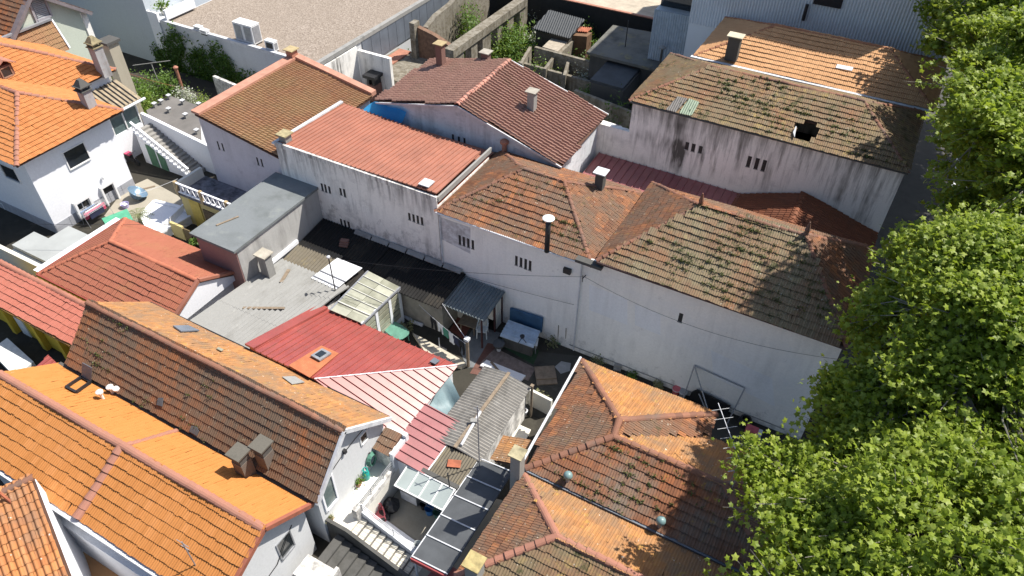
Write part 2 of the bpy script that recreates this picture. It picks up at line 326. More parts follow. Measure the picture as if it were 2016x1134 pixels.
class Roof:
    def __init__(s, house, mat, kind='flat', w=.22, c=.36, cap=None, maxn=300, name='roof', label=None, thick=.10):
        s.house = house; s.mat = mat; s.kind = kind; s.w = w; s.c = c; s.cap = cap or RIDGE; s.maxn = maxn; s.name = name; s.mb = MB(); s.tiles = []; s.caps = []; s.label = label; s.thick = thick; ROOFS.append(s); s.extra = []
    def face(s, pts, holes=(), drop=()):
        pts = [Vector(p) for p in pts]; n, h, u = frame_of(pts)
        if not holes: s.mb.prism([p-n*.06 for p in pts], -n*s.thick)
        else: s.extra.append((pts, holes))
        poly = [(p.dot(h), p.dot(u)) for p in pts]; o = pts[0].dot(n)
        hp = [[(Vector(p).dot(h), Vector(p).dot(u)) for p in q] for q in holes]
        u0 = min(p[0] for p in poly); u1 = max(p[0] for p in poly); v0 = min(p[1] for p in poly); v1 = max(p[1] for p in poly)
        w, c = s.w, s.c; v = v0-.03
        sag = random.uniform(0, 6)
        while v < v1:
            x = u0
            while x < u1:
                cx, cy = x+w/2, v+c/2
                if inside(poly, cx, cy) and not any(inside(q, cx, cy) for q in hp):
                    a = random.gauss(0, .012)*(6 if random.random() < .02 else 1); nz = n+h*random.gauss(0, .012)+u*random.gauss(0, .012); nz.normalize()
                    hh = (h+u*a).normalized(); uu = nz.cross(hh).normalized(); hh = uu.cross(nz)
                    org = h*(x+random.gauss(0, .003))+u*(v+random.gauss(0, .011))+n*(o+.004+.028*math.sin(cx*.9+sag)*math.sin(cy*1.3+sag))
                    s.tiles.append((hh, uu, nz, org))
                x += w
            v += c
        return s
    def ridge(s, a, b, r=.115, step=.37, lift=.0):
        a = Vector(a); b = Vector(b); d = b-a; L = d.length; d.normalize(); k = max(1, int(L/step)); st = L/k
        x = d.cross(Vector((0, 0, 1))).normalized(); z = x.cross(d)
        for i in range(k):
            p = a+d*(i*st)+z*(lift+.02*math.sin(i*.55+L)+random.gauss(0, .006)); x = (x+z*random.gauss(0, .02)).normalized(); s.caps.append((x, d+z*.02, z, p, st/step, r/.115))
        return s
    def finish(s):
        if not s.mb.v and not s.extra: return
        for pts, holes in s.extra:            # a face with a hole: deck in four strips round it
            n, h, u = frame_of(pts); q = holes[0]
            A = lambda p: (Vector(p).dot(h), Vector(p).dot(u)); o = pts[0].dot(n)
            hx = [A(p)[0] for p in q]; hy = [A(p)[1] for p in q]
            P = [A(p) for p in pts]
            for lo, hi, ax in ((-1e9, min(hx), 0), (max(hx), 1e9, 0), (None, min(hy), 1), (None, max(hy), 2)):
                if ax == 0: C = clip(clip(P, 0, lo, 1), 0, hi, -1)
                else:
                    C = clip(clip(P, 0, min(hx), 1), 0, max(hx), -1)
                    C = clip(C, 1, min(hy), -1) if ax == 1 else clip(C, 1, max(hy), 1)
                if len(C) > 2: s.mb.prism([h*a+u*b+n*(o-.06) for a, b in C], -n*s.thick)
        ro = s.mb.build(s.name, DECKD, s.house, label=s.label)
        key = (s.kind, s.w, s.c); L = s.c+.05
        if key not in TILEME: TILEME[key] = tile_template(s.kind, s.w, L)
        tv, tf = TILEME[key]
        def score(t):
            x, y, k = px_of(t[3]); return k if -10 < x < 2030 and -10 < y < 1144 else 1e5+k
        ts = sorted(s.tiles, key=score)
        nn = min(s.maxn, sum(1 for t in ts if score(t) < 1e5))
        if nn:
            me = np_mesh('tile', tv, tf, s.mat)
            for hh, uu, nz, org in ts[:nn]:
                o = bpy.data.objects.new('tile', me); col.objects.link(o); o.parent = ro
                o.matrix_basis = Matrix(((hh.x, uu.x, nz.x, org.x), (hh.y, uu.y, nz.y, org.y), (hh.z, uu.z, nz.z, org.z), (0, 0, 0, 1)))
        rest = ts[nn:]
        if rest:
            A = np.array([[tuple(t[0]), tuple(t[1]), tuple(t[2])] for t in rest]); O = np.array([tuple(t[3]) for t in rest])
            vv = np.einsum('vk,nkj->nvj', tv, A)+O[:, None, :]
            ff = tf[None]+(np.arange(len(rest))*len(tv))[:, None, None]
            me = np_mesh('tile_field', vv.reshape(-1, 3), ff.reshape(-1, 4), s.mat, np.repeat(np.random.rand(len(rest)), len(tf)))
            o = obj('tile_field', me, ro); o['kind'] = 'stuff'
        if s.caps:
            if s.cap.name not in CAPME:
                m = MB(); N = 7
                for y, r, dz in ((0, .125, .02), (.40, .105, 0)):
                    for j in range(N): t = math.pi*j/(N-1); m.v.append((r*math.cos(t), y, r*.8*math.sin(t)-.03+dz))
                for j in range(N): t = math.pi*j/(N-1); m.v.append((.09*math.cos(t), .002, .09*.8*math.sin(t)-.03))
                for j in range(N-1): m.f += [(j, N+j, N+j+1, j+1), (2*N+j, j, j+1, 2*N+j+1)]
                CAPME[s.cap.name] = m.mesh('ridge_tile', s.cap)
            for x, d, z, p, sl_, sr in s.caps:
                o = bpy.data.objects.new('ridge_tile', CAPME[s.cap.name]); col.objects.link(o); o.parent = ro
                x2 = x*sr; z2 = z*sr; d2 = d*sl_
                o.matrix_basis = Matrix(((x2.x, d2.x, z2.x, p.x), (x2.y, d2.y, z2.y, p.y), (x2.z, d2.z, z2.z, p.z), (0, 0, 0, 1)))
        s.obj = ro
def clip(P, ax, val, sg):
    out = []; n = len(P)
    for i in range(n):
        a = P[i]; b = P[(i+1) % n]; da = (a[ax]-val)*sg; db = (b[ax]-val)*sg
        if da >= 0: out.append(a)
        if da*db < 0: t = da/(da-db); out.append((a[0]+(b[0]-a[0])*t, a[1]+(b[1]-a[1])*t))
    return out
def hip(s, x0, x1, y0, y1, ze, zr, xa=None, xb=None, ym=None, caps=True, left=True, right=True):
    """hip roof, ridge along x from xa to xb at ym"""
    ym = (y0+y1)/2 if ym is None else ym
    A = V(x0, y0, ze); B = V(x1, y0, ze); C = V(x1, y1, ze); D = V(x0, y1, ze); P = V(xa, ym, zr); Q = V(xb, ym, zr)
    s.face([A, B, Q, P]); s.face([C, D, P, Q])
    if left: s.face([D, A, P])
    if right: s.face([B, C, Q])
    if caps:
        s.ridge(P, Q)
        for e, r in ((A, P), (D, P)):
            if left: s.ridge(e, r)
        for e, r in ((B, Q), (C, Q)):
            if right: s.ridge(e, r)
    return A, B, C, D, P, Q

# ------------------------------------------------------------------ sheet roofs: every sheet an object
def vrange(P, x):
    ys = []
    for i in range(len(P)):
        a = P[i]; b = P[(i+1) % len(P)]
        if (a[0]-x)*(b[0]-x) <= 0 and abs(a[0]-b[0]) > 1e-9: ys.append(a[1]+(b[1]-a[1])*(x-a[0])/(b[0]-a[0]))
    return (min(ys), max(ys)) if len(ys) > 1 else None
def sheets(parent, pts, mat, name='roof_sheet', pw=.5, prof='rib', along=None, drop=.05, vlen=None, pick=None):
    """cover a convex face with sheets side by side; ribs or waves run along the slope (or along=vector)"""
    pts = [Vector(p) for p in pts]; n, h, u = frame_of(pts)
    if along is not None:
        u = Vector(along); u = (u-n*u.dot(n)).normalized(); h = u.cross(n)
    o = pts[0].dot(n); P = [(p.dot(h), p.dot(u)) for p in pts]
    u0 = min(p[0] for p in P); u1 = max(p[0] for p in P); k = max(1, round((u1-u0)/pw)); st = (u1-u0)/k; res = []
    for i in range(k):
        a = u0+i*st; b = a+st
        if prof == 'rib': sm = [(a, .0), (a+.002, .065), (a+.045, .065), (a+.047, 0), (b, 0)]
        elif prof == 'seam': sm = [(a, .03), (a+.03, .03), (a+.031, 0), (b-.001, 0)]
        elif prof == 'flat': sm = [(a, 0), (b-.004, 0)]
        else:
            wv = prof; m = max(2, int(round(st/wv))); sm = []
            for j in range(m*4+1):
                t = j/(m*4); sm.append((a+st*t, .5*wv*.46*math.sin(2*math.pi*m*t)))
        if prof in ('rib', 'seam', 'flat'):
            sm = sorted(sm+[(q[0], 0) for q in P if a+.06 < q[0] < b-.01])
        rows = []
        for x, z in sm:
            r = vrange(P, min(max(x, u0+1e-4), u1-1e-4))
            if r: rows.append((x, z, r))
        if len(rows) < 2: continue
        vmin = min(r[2][0] for r in rows); vmax = max(r[2][1] for r in rows)
        cuts = [(vmin, vmax)]
        if vlen:
            q = max(1, round((vmax-vmin)/vlen)); cuts = [(vmin+(vmax-vmin)*j/q, vmin+(vmax-vmin)*(j+1)/q) for j in range(q)]
        for ci, (c0, c1) in enumerate(cuts):
            m = MB(); ok = []
            for x, z, (a0, a1) in rows:
                b0, b1 = max(a0, c0), min(a1, c1+(.06 if ci < len(cuts)-1 else 0))
                if b1 > b0: ok.append((x, z, b0, b1))
            if len(ok) < 2: continue
            lift = .012*(ci % 2)+random.uniform(0, .006)
            for x, z, b0, b1 in ok:
                m.v += [tuple(h*x+u*b0+n*(o+z+.02+lift)), tuple(h*x+u*b1+n*(o+z+.02+lift)), tuple(h*x+u*b0+n*(o+z-drop)), tuple(h*x+u*b1+n*(o+z-drop))]
            for j in range(len(ok)-1):
                p = 4*j; m.f += [(p, p+4, p+5, p+1), (p+2, p+6, p+4, p), (p+1, p+5, p+7, p+3), (p+2, p+3, p+7, p+6)]
            e = 4*(len(ok)-1); m.f += [(0, 1, 3, 2), (e, e+2, e+3, e+1)]
            mm = pick(i, ci) if pick else mat
            res.append(m.build(name, mm, parent, smooth=False))
    return res
def quad_grid(par, q, nu, nv, mat, name, gap=.02, th=.03):
    q = [Vector(p) for p in q]
    f = lambda u, v: q[0].lerp(q[1], u).lerp(q[3].lerp(q[2], u), v)
    for i in range(nu):
        for j in range(nv):
            e = gap; a, b, c, d = (i+e)/nu, (i+1-e)/nu, (j+e)/nv, (j+1-e)/nv
            MB().prism([f(a, c), f(b, c), f(b, d), f(a, d)], (0, 0, th+random.uniform(0, .008))).build(name, mat(i, j) if callable(mat) else mat, par)
def window(par, axis, c, q, mat=None, fw=.08, proud=.05, pane=GLASS, bars=0, frame=None, name='window'):
    """q = four pixel corners on the wall plane axis=c -> framed window with a pane"""
    pts = [(OX(*p, c) if axis == 'x' else OY(*p, c)) for p in q]
    a = [p.y if axis == 'x' else p.x for p in pts]; z = [p.z for p in pts]
    return window_at(par, axis, c, min(a), max(a), sum(sorted(z)[:2])/2, sum(sorted(z)[2:])/2, fw, proud, pane, bars, frame, name)
def window_at(par, axis, c, a0, a1, z0, z1, fw=.08, proud=.05, pane=GLASS, bars=0, frame=None, name='window'):
    sg = 1 if axis == 'x' else -1
    def bx(m, p0, p1, q0, q1, d0, d1):
        e0, e1 = sorted((c+sg*d0, c+sg*d1))
        if axis == 'x': m.box(e0, e1, p0, p1, q0, q1)
        else: m.box(p0, p1, e0, e1, q0, q1)
    m = MB()
    bx(m, a0-fw, a0, z0-fw, z1+fw, -.02, proud); bx(m, a1, a1+fw, z0-fw, z1+fw, -.02, proud)
    bx(m, a0, a1, z1, z1+fw, -.02, proud); bx(m, a0, a1, z0-fw, z0, -.02, proud+.03)
    for i in range(bars):
        x = a0+(a1-a0)*(i+1)/(bars+1); bx(m, x-.02, x+.02, z0, z1, -.02, .03)
    w = m.build(name, frame or WHITEM, par)
    g = MB(); bx(g, a0, a1, z0, z1, -.02, .008); g.build('pane', pane, w)
    return w
def slits(par, axis, c, px, n, w=.16, gap=.30, h=.5, z=None, name='vent_slit'):
    """row of narrow ventilation openings; px = first opening centre on the wall"""
    p = OX(*px, c) if axis == 'x' else OY(*px, c)
    for i in range(n):
        m = MB(); a = (p.y if axis == 'x' else p.x)+i*gap+random.gauss(0, .012); hz = h*random.uniform(.46, .54)
        if axis == 'x': m.box(c-.05, c+.004, a-w/2, a+w/2, p.z-hz, p.z+hz)
        else: m.box(a-w/2, a+w/2, c-.004, c+.05, p.z-hz, p.z+hz)
        o = m.build(name, DARK, par)
        if axis == 'y': BX(a-w/2-.02, a+w/2+.02, c-.035, c-.004, p.z-hz-.04, p.z-hz).build('sill', CONC, o)
def chimney(par, x, y, z0, z1, w=.5, d=.5, mat=None, cap='slab', capm=None, capw=.12, ch=.07):
    m = MB().box(x-w/2, x+w/2, y-d/2, y+d/2, z0, z1); o = m.build('chimney', mat or CONC, par); c = MB()
    if cap == 'slab': c.box(x-w/2-capw, x+w/2+capw, y-d/2-capw, y+d/2+capw, z1+.012, z1+ch)
    elif cap == 'pyramid':
        c.box(x-w/2-.08, x+w/2+.08, y-d/2-.08, y+d/2+.08, z1, z1+.06)
        for sx in (-1, 1):
            for sy in (-1, 1): c.box(x+sx*w*.42-.05, x+sx*w*.42+.05, y+sy*d*.42-.05, y+sy*d*.42+.05, z1+.06, z1+.3)
        c.box(x-w*.25, x+w*.25, y-d*.25, y+d*.25, z1+.06, z1+.3)
        c.box(x-w/2-.1, x+w/2+.1, y-d/2-.1, y+d/2+.1, z1+.3, z1+.36)
        k = len(c.v); a = w/2+.04; b = w*.2
        c.add([(x-a, y-a, z1+.36), (x+a, y-a, z1+.36), (x+a, y+a, z1+.36), (x-a, y+a, z1+.36), (x-b, y-b, z1+.75), (x+b, y-b, z1+.75), (x+b, y+b, z1+.75), (x-b, y+b, z1+.75)],
              [(0, 1, 5, 4), (1, 2, 6, 5), (2, 3, 7, 6), (3, 0, 4, 7), (4, 5, 6, 7)])
    elif cap == 'raised':
        for sx in (-1, 1):
            for sy in (-1, 1): c.box(x+sx*w*.38-.06, x+sx*w*.38+.06, y+sy*d*.38-.06, y+sy*d*.38+.06, z1, z1+.14)
        c.box(x-w/2-capw, x+w/2+capw, y-d/2-capw, y+d/2+capw, z1+.14, z1+.14+ch)
    c.build('chimney_cap', capm or CONC, o); return o
def gutter(par, a, b, mat=None, r=.07, name='gutter'):
    return MB().tube([a, b], r, 8).build(name, mat or GREYM, par)
# ================================================================== THE SETTING
def sheetobj(name, pts, mat, th=None):
    m = MB()
    if th: m.prism(pts, (0, 0, -th))
    else: m.add(pts, [tuple(range(len(pts)))])
    return struct(m.build(name, mat))
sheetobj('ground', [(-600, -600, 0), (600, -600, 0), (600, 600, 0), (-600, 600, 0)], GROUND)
sheetobj('street', [(7.2, -60, .004), (19, -60, .004), (19, 140, .004), (7.2, 140, .004)], ASPH)
sheetobj('pavement', [(2.9, -60, .13), (6.9, -60, .13), (6.9, 140, .13), (2.9, 140, .13)], PAVE, .125)
sheetobj('kerb', [(6.9, -60, .14), (7.15, -60, .14), (7.15, 140, .14), (6.9, 140, .14)], PALE, .138)
sheetobj('sand_lot', [(-45, 63.4, 3), (-17.6, 63.4, 3), (-17.6, 90, 3), (-45, 90, 3)], SAND, 3)
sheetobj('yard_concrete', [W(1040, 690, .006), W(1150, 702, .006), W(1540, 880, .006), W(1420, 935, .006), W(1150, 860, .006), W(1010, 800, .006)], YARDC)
sheetobj('court_floor', [(-13.4, 11.2, .006), (-8.6, 10.6, .006), (-8.6, 16, .006), (-13.4, 15, .006)], PATIO)
sheetobj('patio', [W(205, 425, .008), W(245, 372, .008), W(290, 352, .008), W(350, 385, .008), W(395, 430, .008), W(290, 470, .008)], PATIO)

def on_plane(px, py, p, n):
    d = ray(px, py); return CAM+d*((Vector(p)-CAM).dot(n)/d.dot(n))
BX = lambda *a: MB().box(*a)

# ================================================================== HOUSES OF THE MIDDLE ROW
# --- left half of the long white building
h = thing('house', 'white-walled house with reddish hip roof and tall black flue', 'house', (-14, 29.5, 0))
BX(-18.5, -10.021, 26.03, 32.8, 0, 6.42).build('wall', WHITEL, h)
r = Roof(h, MT['rust'])
A_, B_, C_, D_, P_, Q_ = hip(r, -18.65, -9.45, 25.88, 33.0, 6.5, 8.22, -15.2, -12.8, 29.5)
gutter(h, (-18.6, 25.85, 6.47), (-10.3, 25.85, 6.47), WHITEM, .06)
BX(-10.3, -8.9, 25.72, 26.1, 6.55, 6.72).build('coping', CONCD, h)
for q in ((905, 472), (1017, 513)): slits(h, 'y', 26.03, q, 4, .15, .27, .62)
q = [OY(x, y, 26.027) for x, y in ((868, 428), (926, 448), (926, 500), (868, 470))]; MB().prism(q, (0, .003, 0)).build('render_patch', wallm('bare_render', (.52, .51, .52), (.14, .13, .13), .9, .4, .6, patch=(.66, .67, .69), pscale=1.2, plo=.45, phi=.6), h)
MB().tube([(-18.4, 25.95, 6.4), (-18.4, 25.95, 2.8)], .045, 6).build('downpipe', PALE, h)
b, zt = post(1077, 486, 7.0, 1081, 424)
f = MB().lathe([(.13, 0), (.13, zt-7.0)], 12, (b.x, b.y, 6.7)).build('flue', BLACK, h, smooth=True)
MB().lathe([(.05, -.12), (.3, -.1), (.3, -.06), (.03, .08)], 14, (b.x, b.y, zt-.1)).build('flue_cap', WHITEM, f)
b, zt = post(1181, 364, 7.6, 1181, 345); chimney(h, b.x, b.y, 7.0, zt+.2, .45, .45, CONCD, 'slab', PALE)
b, zt = post(993, 295, 7.0, 993, 283); MB().lathe([(.16, 0), (.14, .9), (.26, .95), (.26, 1.1), (.1, 1.2)], 10, (b.x, b.y, 6.5)).build('clay_pot', TERRA, h)
# --- right half
h = thing('house', 'white-walled house with large grey mossy hip roof next to the trees', 'house', (-3, 29.5, 0))
BX(-8.95, 2.35, 26.03, 33.2, 0, 6.9).build('wall', WHITEL, h); BX(-10.02, -8.95, 26.03, 32.8, 0, 6.3).build('wall', WHITEL, h); MB().prism([(-10.02, 26.03, 6.3), (-8.95, 26.03, 6.3), (-8.95, 26.03, 6.9), (-9.3, 26.03, 6.72), (-10.02, 26.03, 6.62)], (0, .2, 0)).build('wall', WHITEL, h); MB().bar((-9.35, 25.95, 6.6), (-9.35, 33.2, 6.62), .14, .05).build('valley_gutter', PALE, h)
r = Roof(h, MT['mossgrey'], label='grey mossy slope over the long white wall'); r2 = Roof(h, MT['rust'])
A = V(-9.25, 25.85, 6.98); B = V(2.5, 25.85, 6.98); C = V(2.5, 33.5, 6.98); D = V(-9.25, 33.5, 6.98); P = V(-5.67, 29.65, 9.15); Q = V(-.7, 29.65, 9.3)
r.face([A, B, Q, P]); r2.face([C, D, P, Q]); r2.face([D, A, P]); r2.face([B, C, Q])
for a, b in ((P, Q), (A, P), (D, P), (B, Q), (C, Q)): r.ridge(a, b)
for q in (P, Q): MB().lathe([(.14, 0), (.1, .15), (.13, .25), (.03, .7)], 8, (q.x, q.y, q.z)).build('finial', RIDGE, h)
gutter(h, (-9.2, 25.80, 6.93), (2.5, 25.80, 6.93), plain('gutter_brown', (.07, .035, .03), .6), .07)
slits(h, 'y', 26.03, (1339, 625), 1, .2, .3, .55)
for j, (q, c_) in enumerate(((((1160, 560), (1235, 590), (1235, 640), (1160, 610)), .865), (((1400, 690), (1520, 745), (1525, 800), (1405, 742)), .87), (((1250, 600), (1300, 618), (1300, 660), (1250, 640)), .86))): MB().prism([OY(x, y, 26.027) for x, y in q], (0, .003, 0)).build('render_patch', wallm('repaint%d' % j, (c_, c_*1.005, c_), (.5, .5, .48), .5, .4, .7), h)
MB().tube([(-10.3, 25.98, .35), (-3, 25.98, .4), (1.5, 25.98, .38)], .025, 5).build('conduit', CONC, h)
MB().tube([(-10.0, 25.93, 6.4), (-10.0, 25.93, .1)], .04, 6).build('downpipe', PALE, h)
BX(OY(1117, 540, 26).x-.2, OY(1117, 540, 26).x+.2, 25.85, 26.03, 5.45, 5.75).build('wall_box', BLACK, h)
b = OY(1151, 545, 25.9); MB().bar((b.x, 26.05, b.z), (b.x, 25.6, b.z+.1), .04).bar((b.x, 25.65, b.z-.15), (b.x, 25.65, b.z+.3), .03).build('wire_bracket', BLACK, h)
# --- orange sheet roof house
h = thing('house', 'weathered white house under flat orange ribbed metal roof', 'house', (-24, 29, 0))
BX(-29.72, -18.56, 26.03, 31.6, 0, 6.72).build('wall', GREYW, h); BX(-29.72, -18.56, 26.03, 26.1, 6.72, 7.12).build('wall', GREYW, h)
rf = BX(-29.68, -18.6, 26.07, 32.2, 6.7, 6.74).build('roof', METALO, h)
sheets(rf, [(-29.6, 26.12, 7.26), (-18.62, 26.12, 7.26), (-18.62, 31.15, 7.2), (-29.6, 32.24, 6.62)], METALO, pw=.31, prof='rib', along=(0, 1, 0))
BX(-29.75, -18.55, 25.98, 26.12, 7.08, 7.36).build('coping', GREYW, h)
BX(-18.62, -18.5, 26.12, 31.8, 7.0, 7.3).build('coping', CONC, h)
MB().bar((-29.75, 25.9, 7.3), (-29.68, 32.1, 7.1), .22, .1).build('gutter', PALE, h)
for q, nn in (((634, 368), 3), ((671, 377), 2), ((806, 426), 4), ((672, 437), 3)): slits(h, 'y', 26.03, q, nn, .15, .28, .5)
b = W(552, 272, 7.3); chimney(h, -29.3, 26.5, 6.9, 7.75, .5, .5, CONC, 'slab', plain('cap_lichen', (.32, .27, .15), .9, .3, 5))
b, zt = post(841, 374, 7.2, 843, 364); chimney(h, b.x, b.y, 7.0, zt+.1, .4, .4, CONCD, 'slab', PALE)
# --- mono-pitch brown tile house
h = thing('house', 'grey-white house with brown single-slope tile roof and terracotta edging', 'house', (-33, 30, 0))
MB().prism([(-36.1, 26.2, 0), (-29.76, 26.2, 0), (-29.76, 26.2, 6.15), (-36.1, 26.2, 7.25)], (0, 8.7, 0)).build('wall', wallm('plaster_mauve', (.62, .60, .63), (.2, .19, .2), .5, .44, .7, patch=(.45, .43, .46), pscale=.5), h)
r = Roof(h, MT['fine'], 'roll')
r.face([(-36.2, 26.1, 7.37), (-29.5, 26.1, 6.22), (-29.5, 35, 6.22), (-36.2, 35, 7.37)])
MB().prism([(-36.4, 26.05, 7.40), (-35.75, 26.05, 7.36), (-35.75, 35.2, 7.36), (-36.4, 35.2, 7.40)], (0, 0, .16)).build('verge_band', TERRAO, h)
MB().prism([(-36.4, 34.85, 7.38), (-29.5, 34.85, 6.20), (-29.5, 35.35, 6.20), (-36.4, 35.35, 7.38)], (0, 0, .3)).build('verge_band', TERRAO, h)
chimney(h, -36.1, 34.9, 7.3, 8.0, .55, .55, TERRA, 'slab', plain('cap_tan', (.38, .3, .16), .9))
for q in ((430, 286), (507, 317)): slits(h, 'y', 26.2, q, 2, .13, .35, .55)
# --- pink roll-tile gable house
h = thing('house', 'gabled house with pinkish striped roll-tile roof and blotchy blue-white wall', 'house', (-21, 35.5, 0))
MB().prism([(-26.9, 32.5, 0), (-14.5, 32.5, 0), (-14.5, 32.5, 7.05), (-21.1, 32.5, 8.98), (-26.9, 32.5, 7.65)], (0, 6.0, 0)).build('wall', BLUEW, h)
r = Roof(h, MT['pink'], 'bold', w=.27, cap=RIDGEP)
r.face([(-27.15, 32.35, 7.72), (-21.1, 32.35, 9.1), (-21.1, 38.6, 9.25), (-27.15, 38.6, 7.87)])
r.face([(-21.1, 32.35, 9.1), (-14.25, 32.35, 7.12), (-14.25, 38.8, 7.2), (-21.1, 38.6, 9.25)])
r.ridge((-21.1, 32.3, 9.12), (-21.1, 38.6, 9.27), .16)
for p0, p1 in (((-21.1, 32.3, 8.98), (-14.25, 32.3, 7.0)), ((-27.1, 32.3, 7.6), (-21.1, 32.3, 8.98)), ((-21.1, 38.68, 9.2), (-14.2, 38.88, 7.15)), ((-21.1, 38.68, 9.2), (-27.1, 38.68, 7.83))): MB().bar(p0, p1, .07, .11).build('verge', PALE, h)
for (bx, by, ty), w in (((868, 119, 86), .46), ((957, 123, 103), .46), ((1047, 216, 180), .44)):
    b = W(bx, by, 8.6 if bx < 1000 else 8.2); zt = post(bx, by, b.z, bx, ty)[1]
    chimney(h, b.x, b.y, b.z-.6, zt, w, w, BRICKR if bx < 1000 else CONC, 'slab', plain('cap_ochre%d' % bx, (.36, .28, .15) if bx < 900 else (.34, .31, .26), .9))
slits(h, 'y', 32.5, (893, 275), 3, .14, .4, .7)
# --- blue tarpaulin in the gap
t = MB(); k = 6; c4 = [OY(708, 224, 32.2), OY(737, 202, 32.3), OY(800, 222, 32.3), OY(788, 254, 31.8)]
for i in range(k+1):
    for j in range(5):
        p = c4[1].lerp(c4[2], i/k).lerp(c4[0].lerp(c4[3], i/k), j/4); t.v.append((p.x, p.y-.1*math.sin(math.pi*i/k)*math.sin(math.pi*j/4), p.z+.08+.06*math.sin(i*1.7+j)))
for i in range(k):
    for j in range(4): t.f.append((i*5+j, i*5+j+1, i*5+j+6, i*5+j+5))
t.build('tarpaulin', TARPB)
_t = TARPB.node_tree; _b = _t.nodes['Principled BSDF']; _o = [x for x in _t.nodes if x.type == 'OUTPUT_MATERIAL'][0]; _tr = _t.nodes.new('ShaderNodeBsdfTranslucent'); _tr.inputs[0].default_value = (.08, .5, .95, 1); _mx = _t.nodes.new('ShaderNodeMixShader'); _mx.inputs[0].default_value = .75; _t.links.new(_b.outputs[0], _mx.inputs[1]); _t.links.new(_tr.outputs[0], _mx.inputs[2]); _t.links.new(_mx.outputs[0], _o.inputs[0])
tarp_blue = col.objects[-1]; tag(tarp_blue, 'bright blue tarpaulin wedged between two roofs', 'tarpaulin')
# --- red sheet lean-to and brown gable behind the long white building
h = thing('lean_to', 'low red sheet lean-to roof in the gap behind the white house', 'shed', (-9.5, 35.8, 0))
BX(-14.2, -4.7, 33.6, 37.9, 0, 4.5).build('wall', GREYW, h); rf = BX(-14.2, -4.7, 33.6, 37.95, 4.5, 4.56).build('roof', METALD, h)
sheets(rf, [(-14.2, 33.55, 4.66), (-4.7, 33.55, 4.66), (-4.7, 37.96, 4.9), (-14.2, 37.96, 4.9)], METALP, pw=.45, prof='rib', along=(0, 1, 0))
h = thing('house', 'small house with shaded dark red roll-tile gable roof below streaked wall', 'house', (-1.2, 35.8, 0))
BX(-4.65, 2.5, 33.6, 37.9, 0, 4.6).build('wall', GREYW, h)
r = Roof(h, MT['redbrown'], 'roll', cap=MT['redbrown'])
r.face([(-5.2, 33.6, 4.85), (-1.72, 33.6, 6.1), (-1.72, 37.96, 6.1), (-5.2, 37.96, 4.85)]); r.face([(-1.72, 33.6, 6.1), (2.6, 33.6, 4.9), (2.6, 37.96, 4.9), (-1.72, 37.96, 6.1)])
r.ridge((-1.72, 33.6, 6.1), (-1.72, 37.9, 6.1), .15)
# --- streaked wall house, mossy roof with a hole
h = thing('house', 'house with streaked white wall and mossy hip roof with a black hole', 'house', (-5, 41.5, 0))
BX(-12.45, 2.65, 38, 38.3, 0, 8.95).build('wall', STREAK, h); BX(-12.45, 2.65, 44.7, 45, 0, 8.95).build('wall', STREAK, h); BX(-12.45, -12.15, 38.3, 44.7, 0, 8.95).build('wall', STREAK, h); BX(2.35, 2.65, 38.3, 44.7, 0, 8.95).build('wall', STREAK, h)
BX(-14.95, -12.45, 38.02, 38.35, 0, 6.9).build('garden_wall', STREAK, h)
r = Roof(h, MT['mossy'])
A = V(-12.65, 37.85, 9.03); B = V(2.8, 37.85, 9.03); C = V(2.8, 45.1, 9.03); D = V(-12.65, 45.1, 9.03); P = V(-9.1, 41.5, 10.5); Q = V(-.46, 41.5, 10.55)
n_f, _, _ = frame_of([A, B, Q, P])
hole = [on_plane(x, y, A, n_f) for x, y in ((1567, 240), (1610, 243), (1608, 277), (1562, 273))]
r.face([A, B, Q, P], [hole]); r.face([C, D, P, Q]); r.face([D, A, P]); r.face([B, C, Q])
for a, b in ((P, Q), (A, P), (D, P), (B, Q), (C, Q)): r.ridge(a, b)
BX(-12.15, 2.35, 38.3, 44.7, 6.0, 6.1).build('attic_floor', DARK, h)
slab_q = [on_plane(x, y, A+n_f*.1, n_f) for x, y in ((1561, 262), (1566, 250), (1568, 251), (1564, 272))]; MB().prism(slab_q, n_f*.08).build('flashing', PALE, h)
gutter(h, (-12.6, 37.82, 8.98), (2.8, 37.82, 8.98), CONCD, .06)
for q in ((1352, 287), (1475, 318)): slits(h, 'y', 38, q, 3, .22, .42, .5 if q[0] < 1400 else .75)
rp = [on_plane(x, y, A+n_f*.09, n_f) for x, y in ((1334, 190), (1354, 194), (1330, 221), (1311, 216))]
sheets(h, rp, plain('patch_sheet_grey', (.17, .16, .15), .7), 'patch_sheet', .9, .13)
rp = [on_plane(x, y, A+n_f*.1, n_f) for x, y in ((1356, 194), (1377, 201), (1361, 228), (1337, 223))]
sheets(h, rp, plain('patch_sheet_green', (.24, .3, .22), .6), 'patch_sheet', .9, .13)
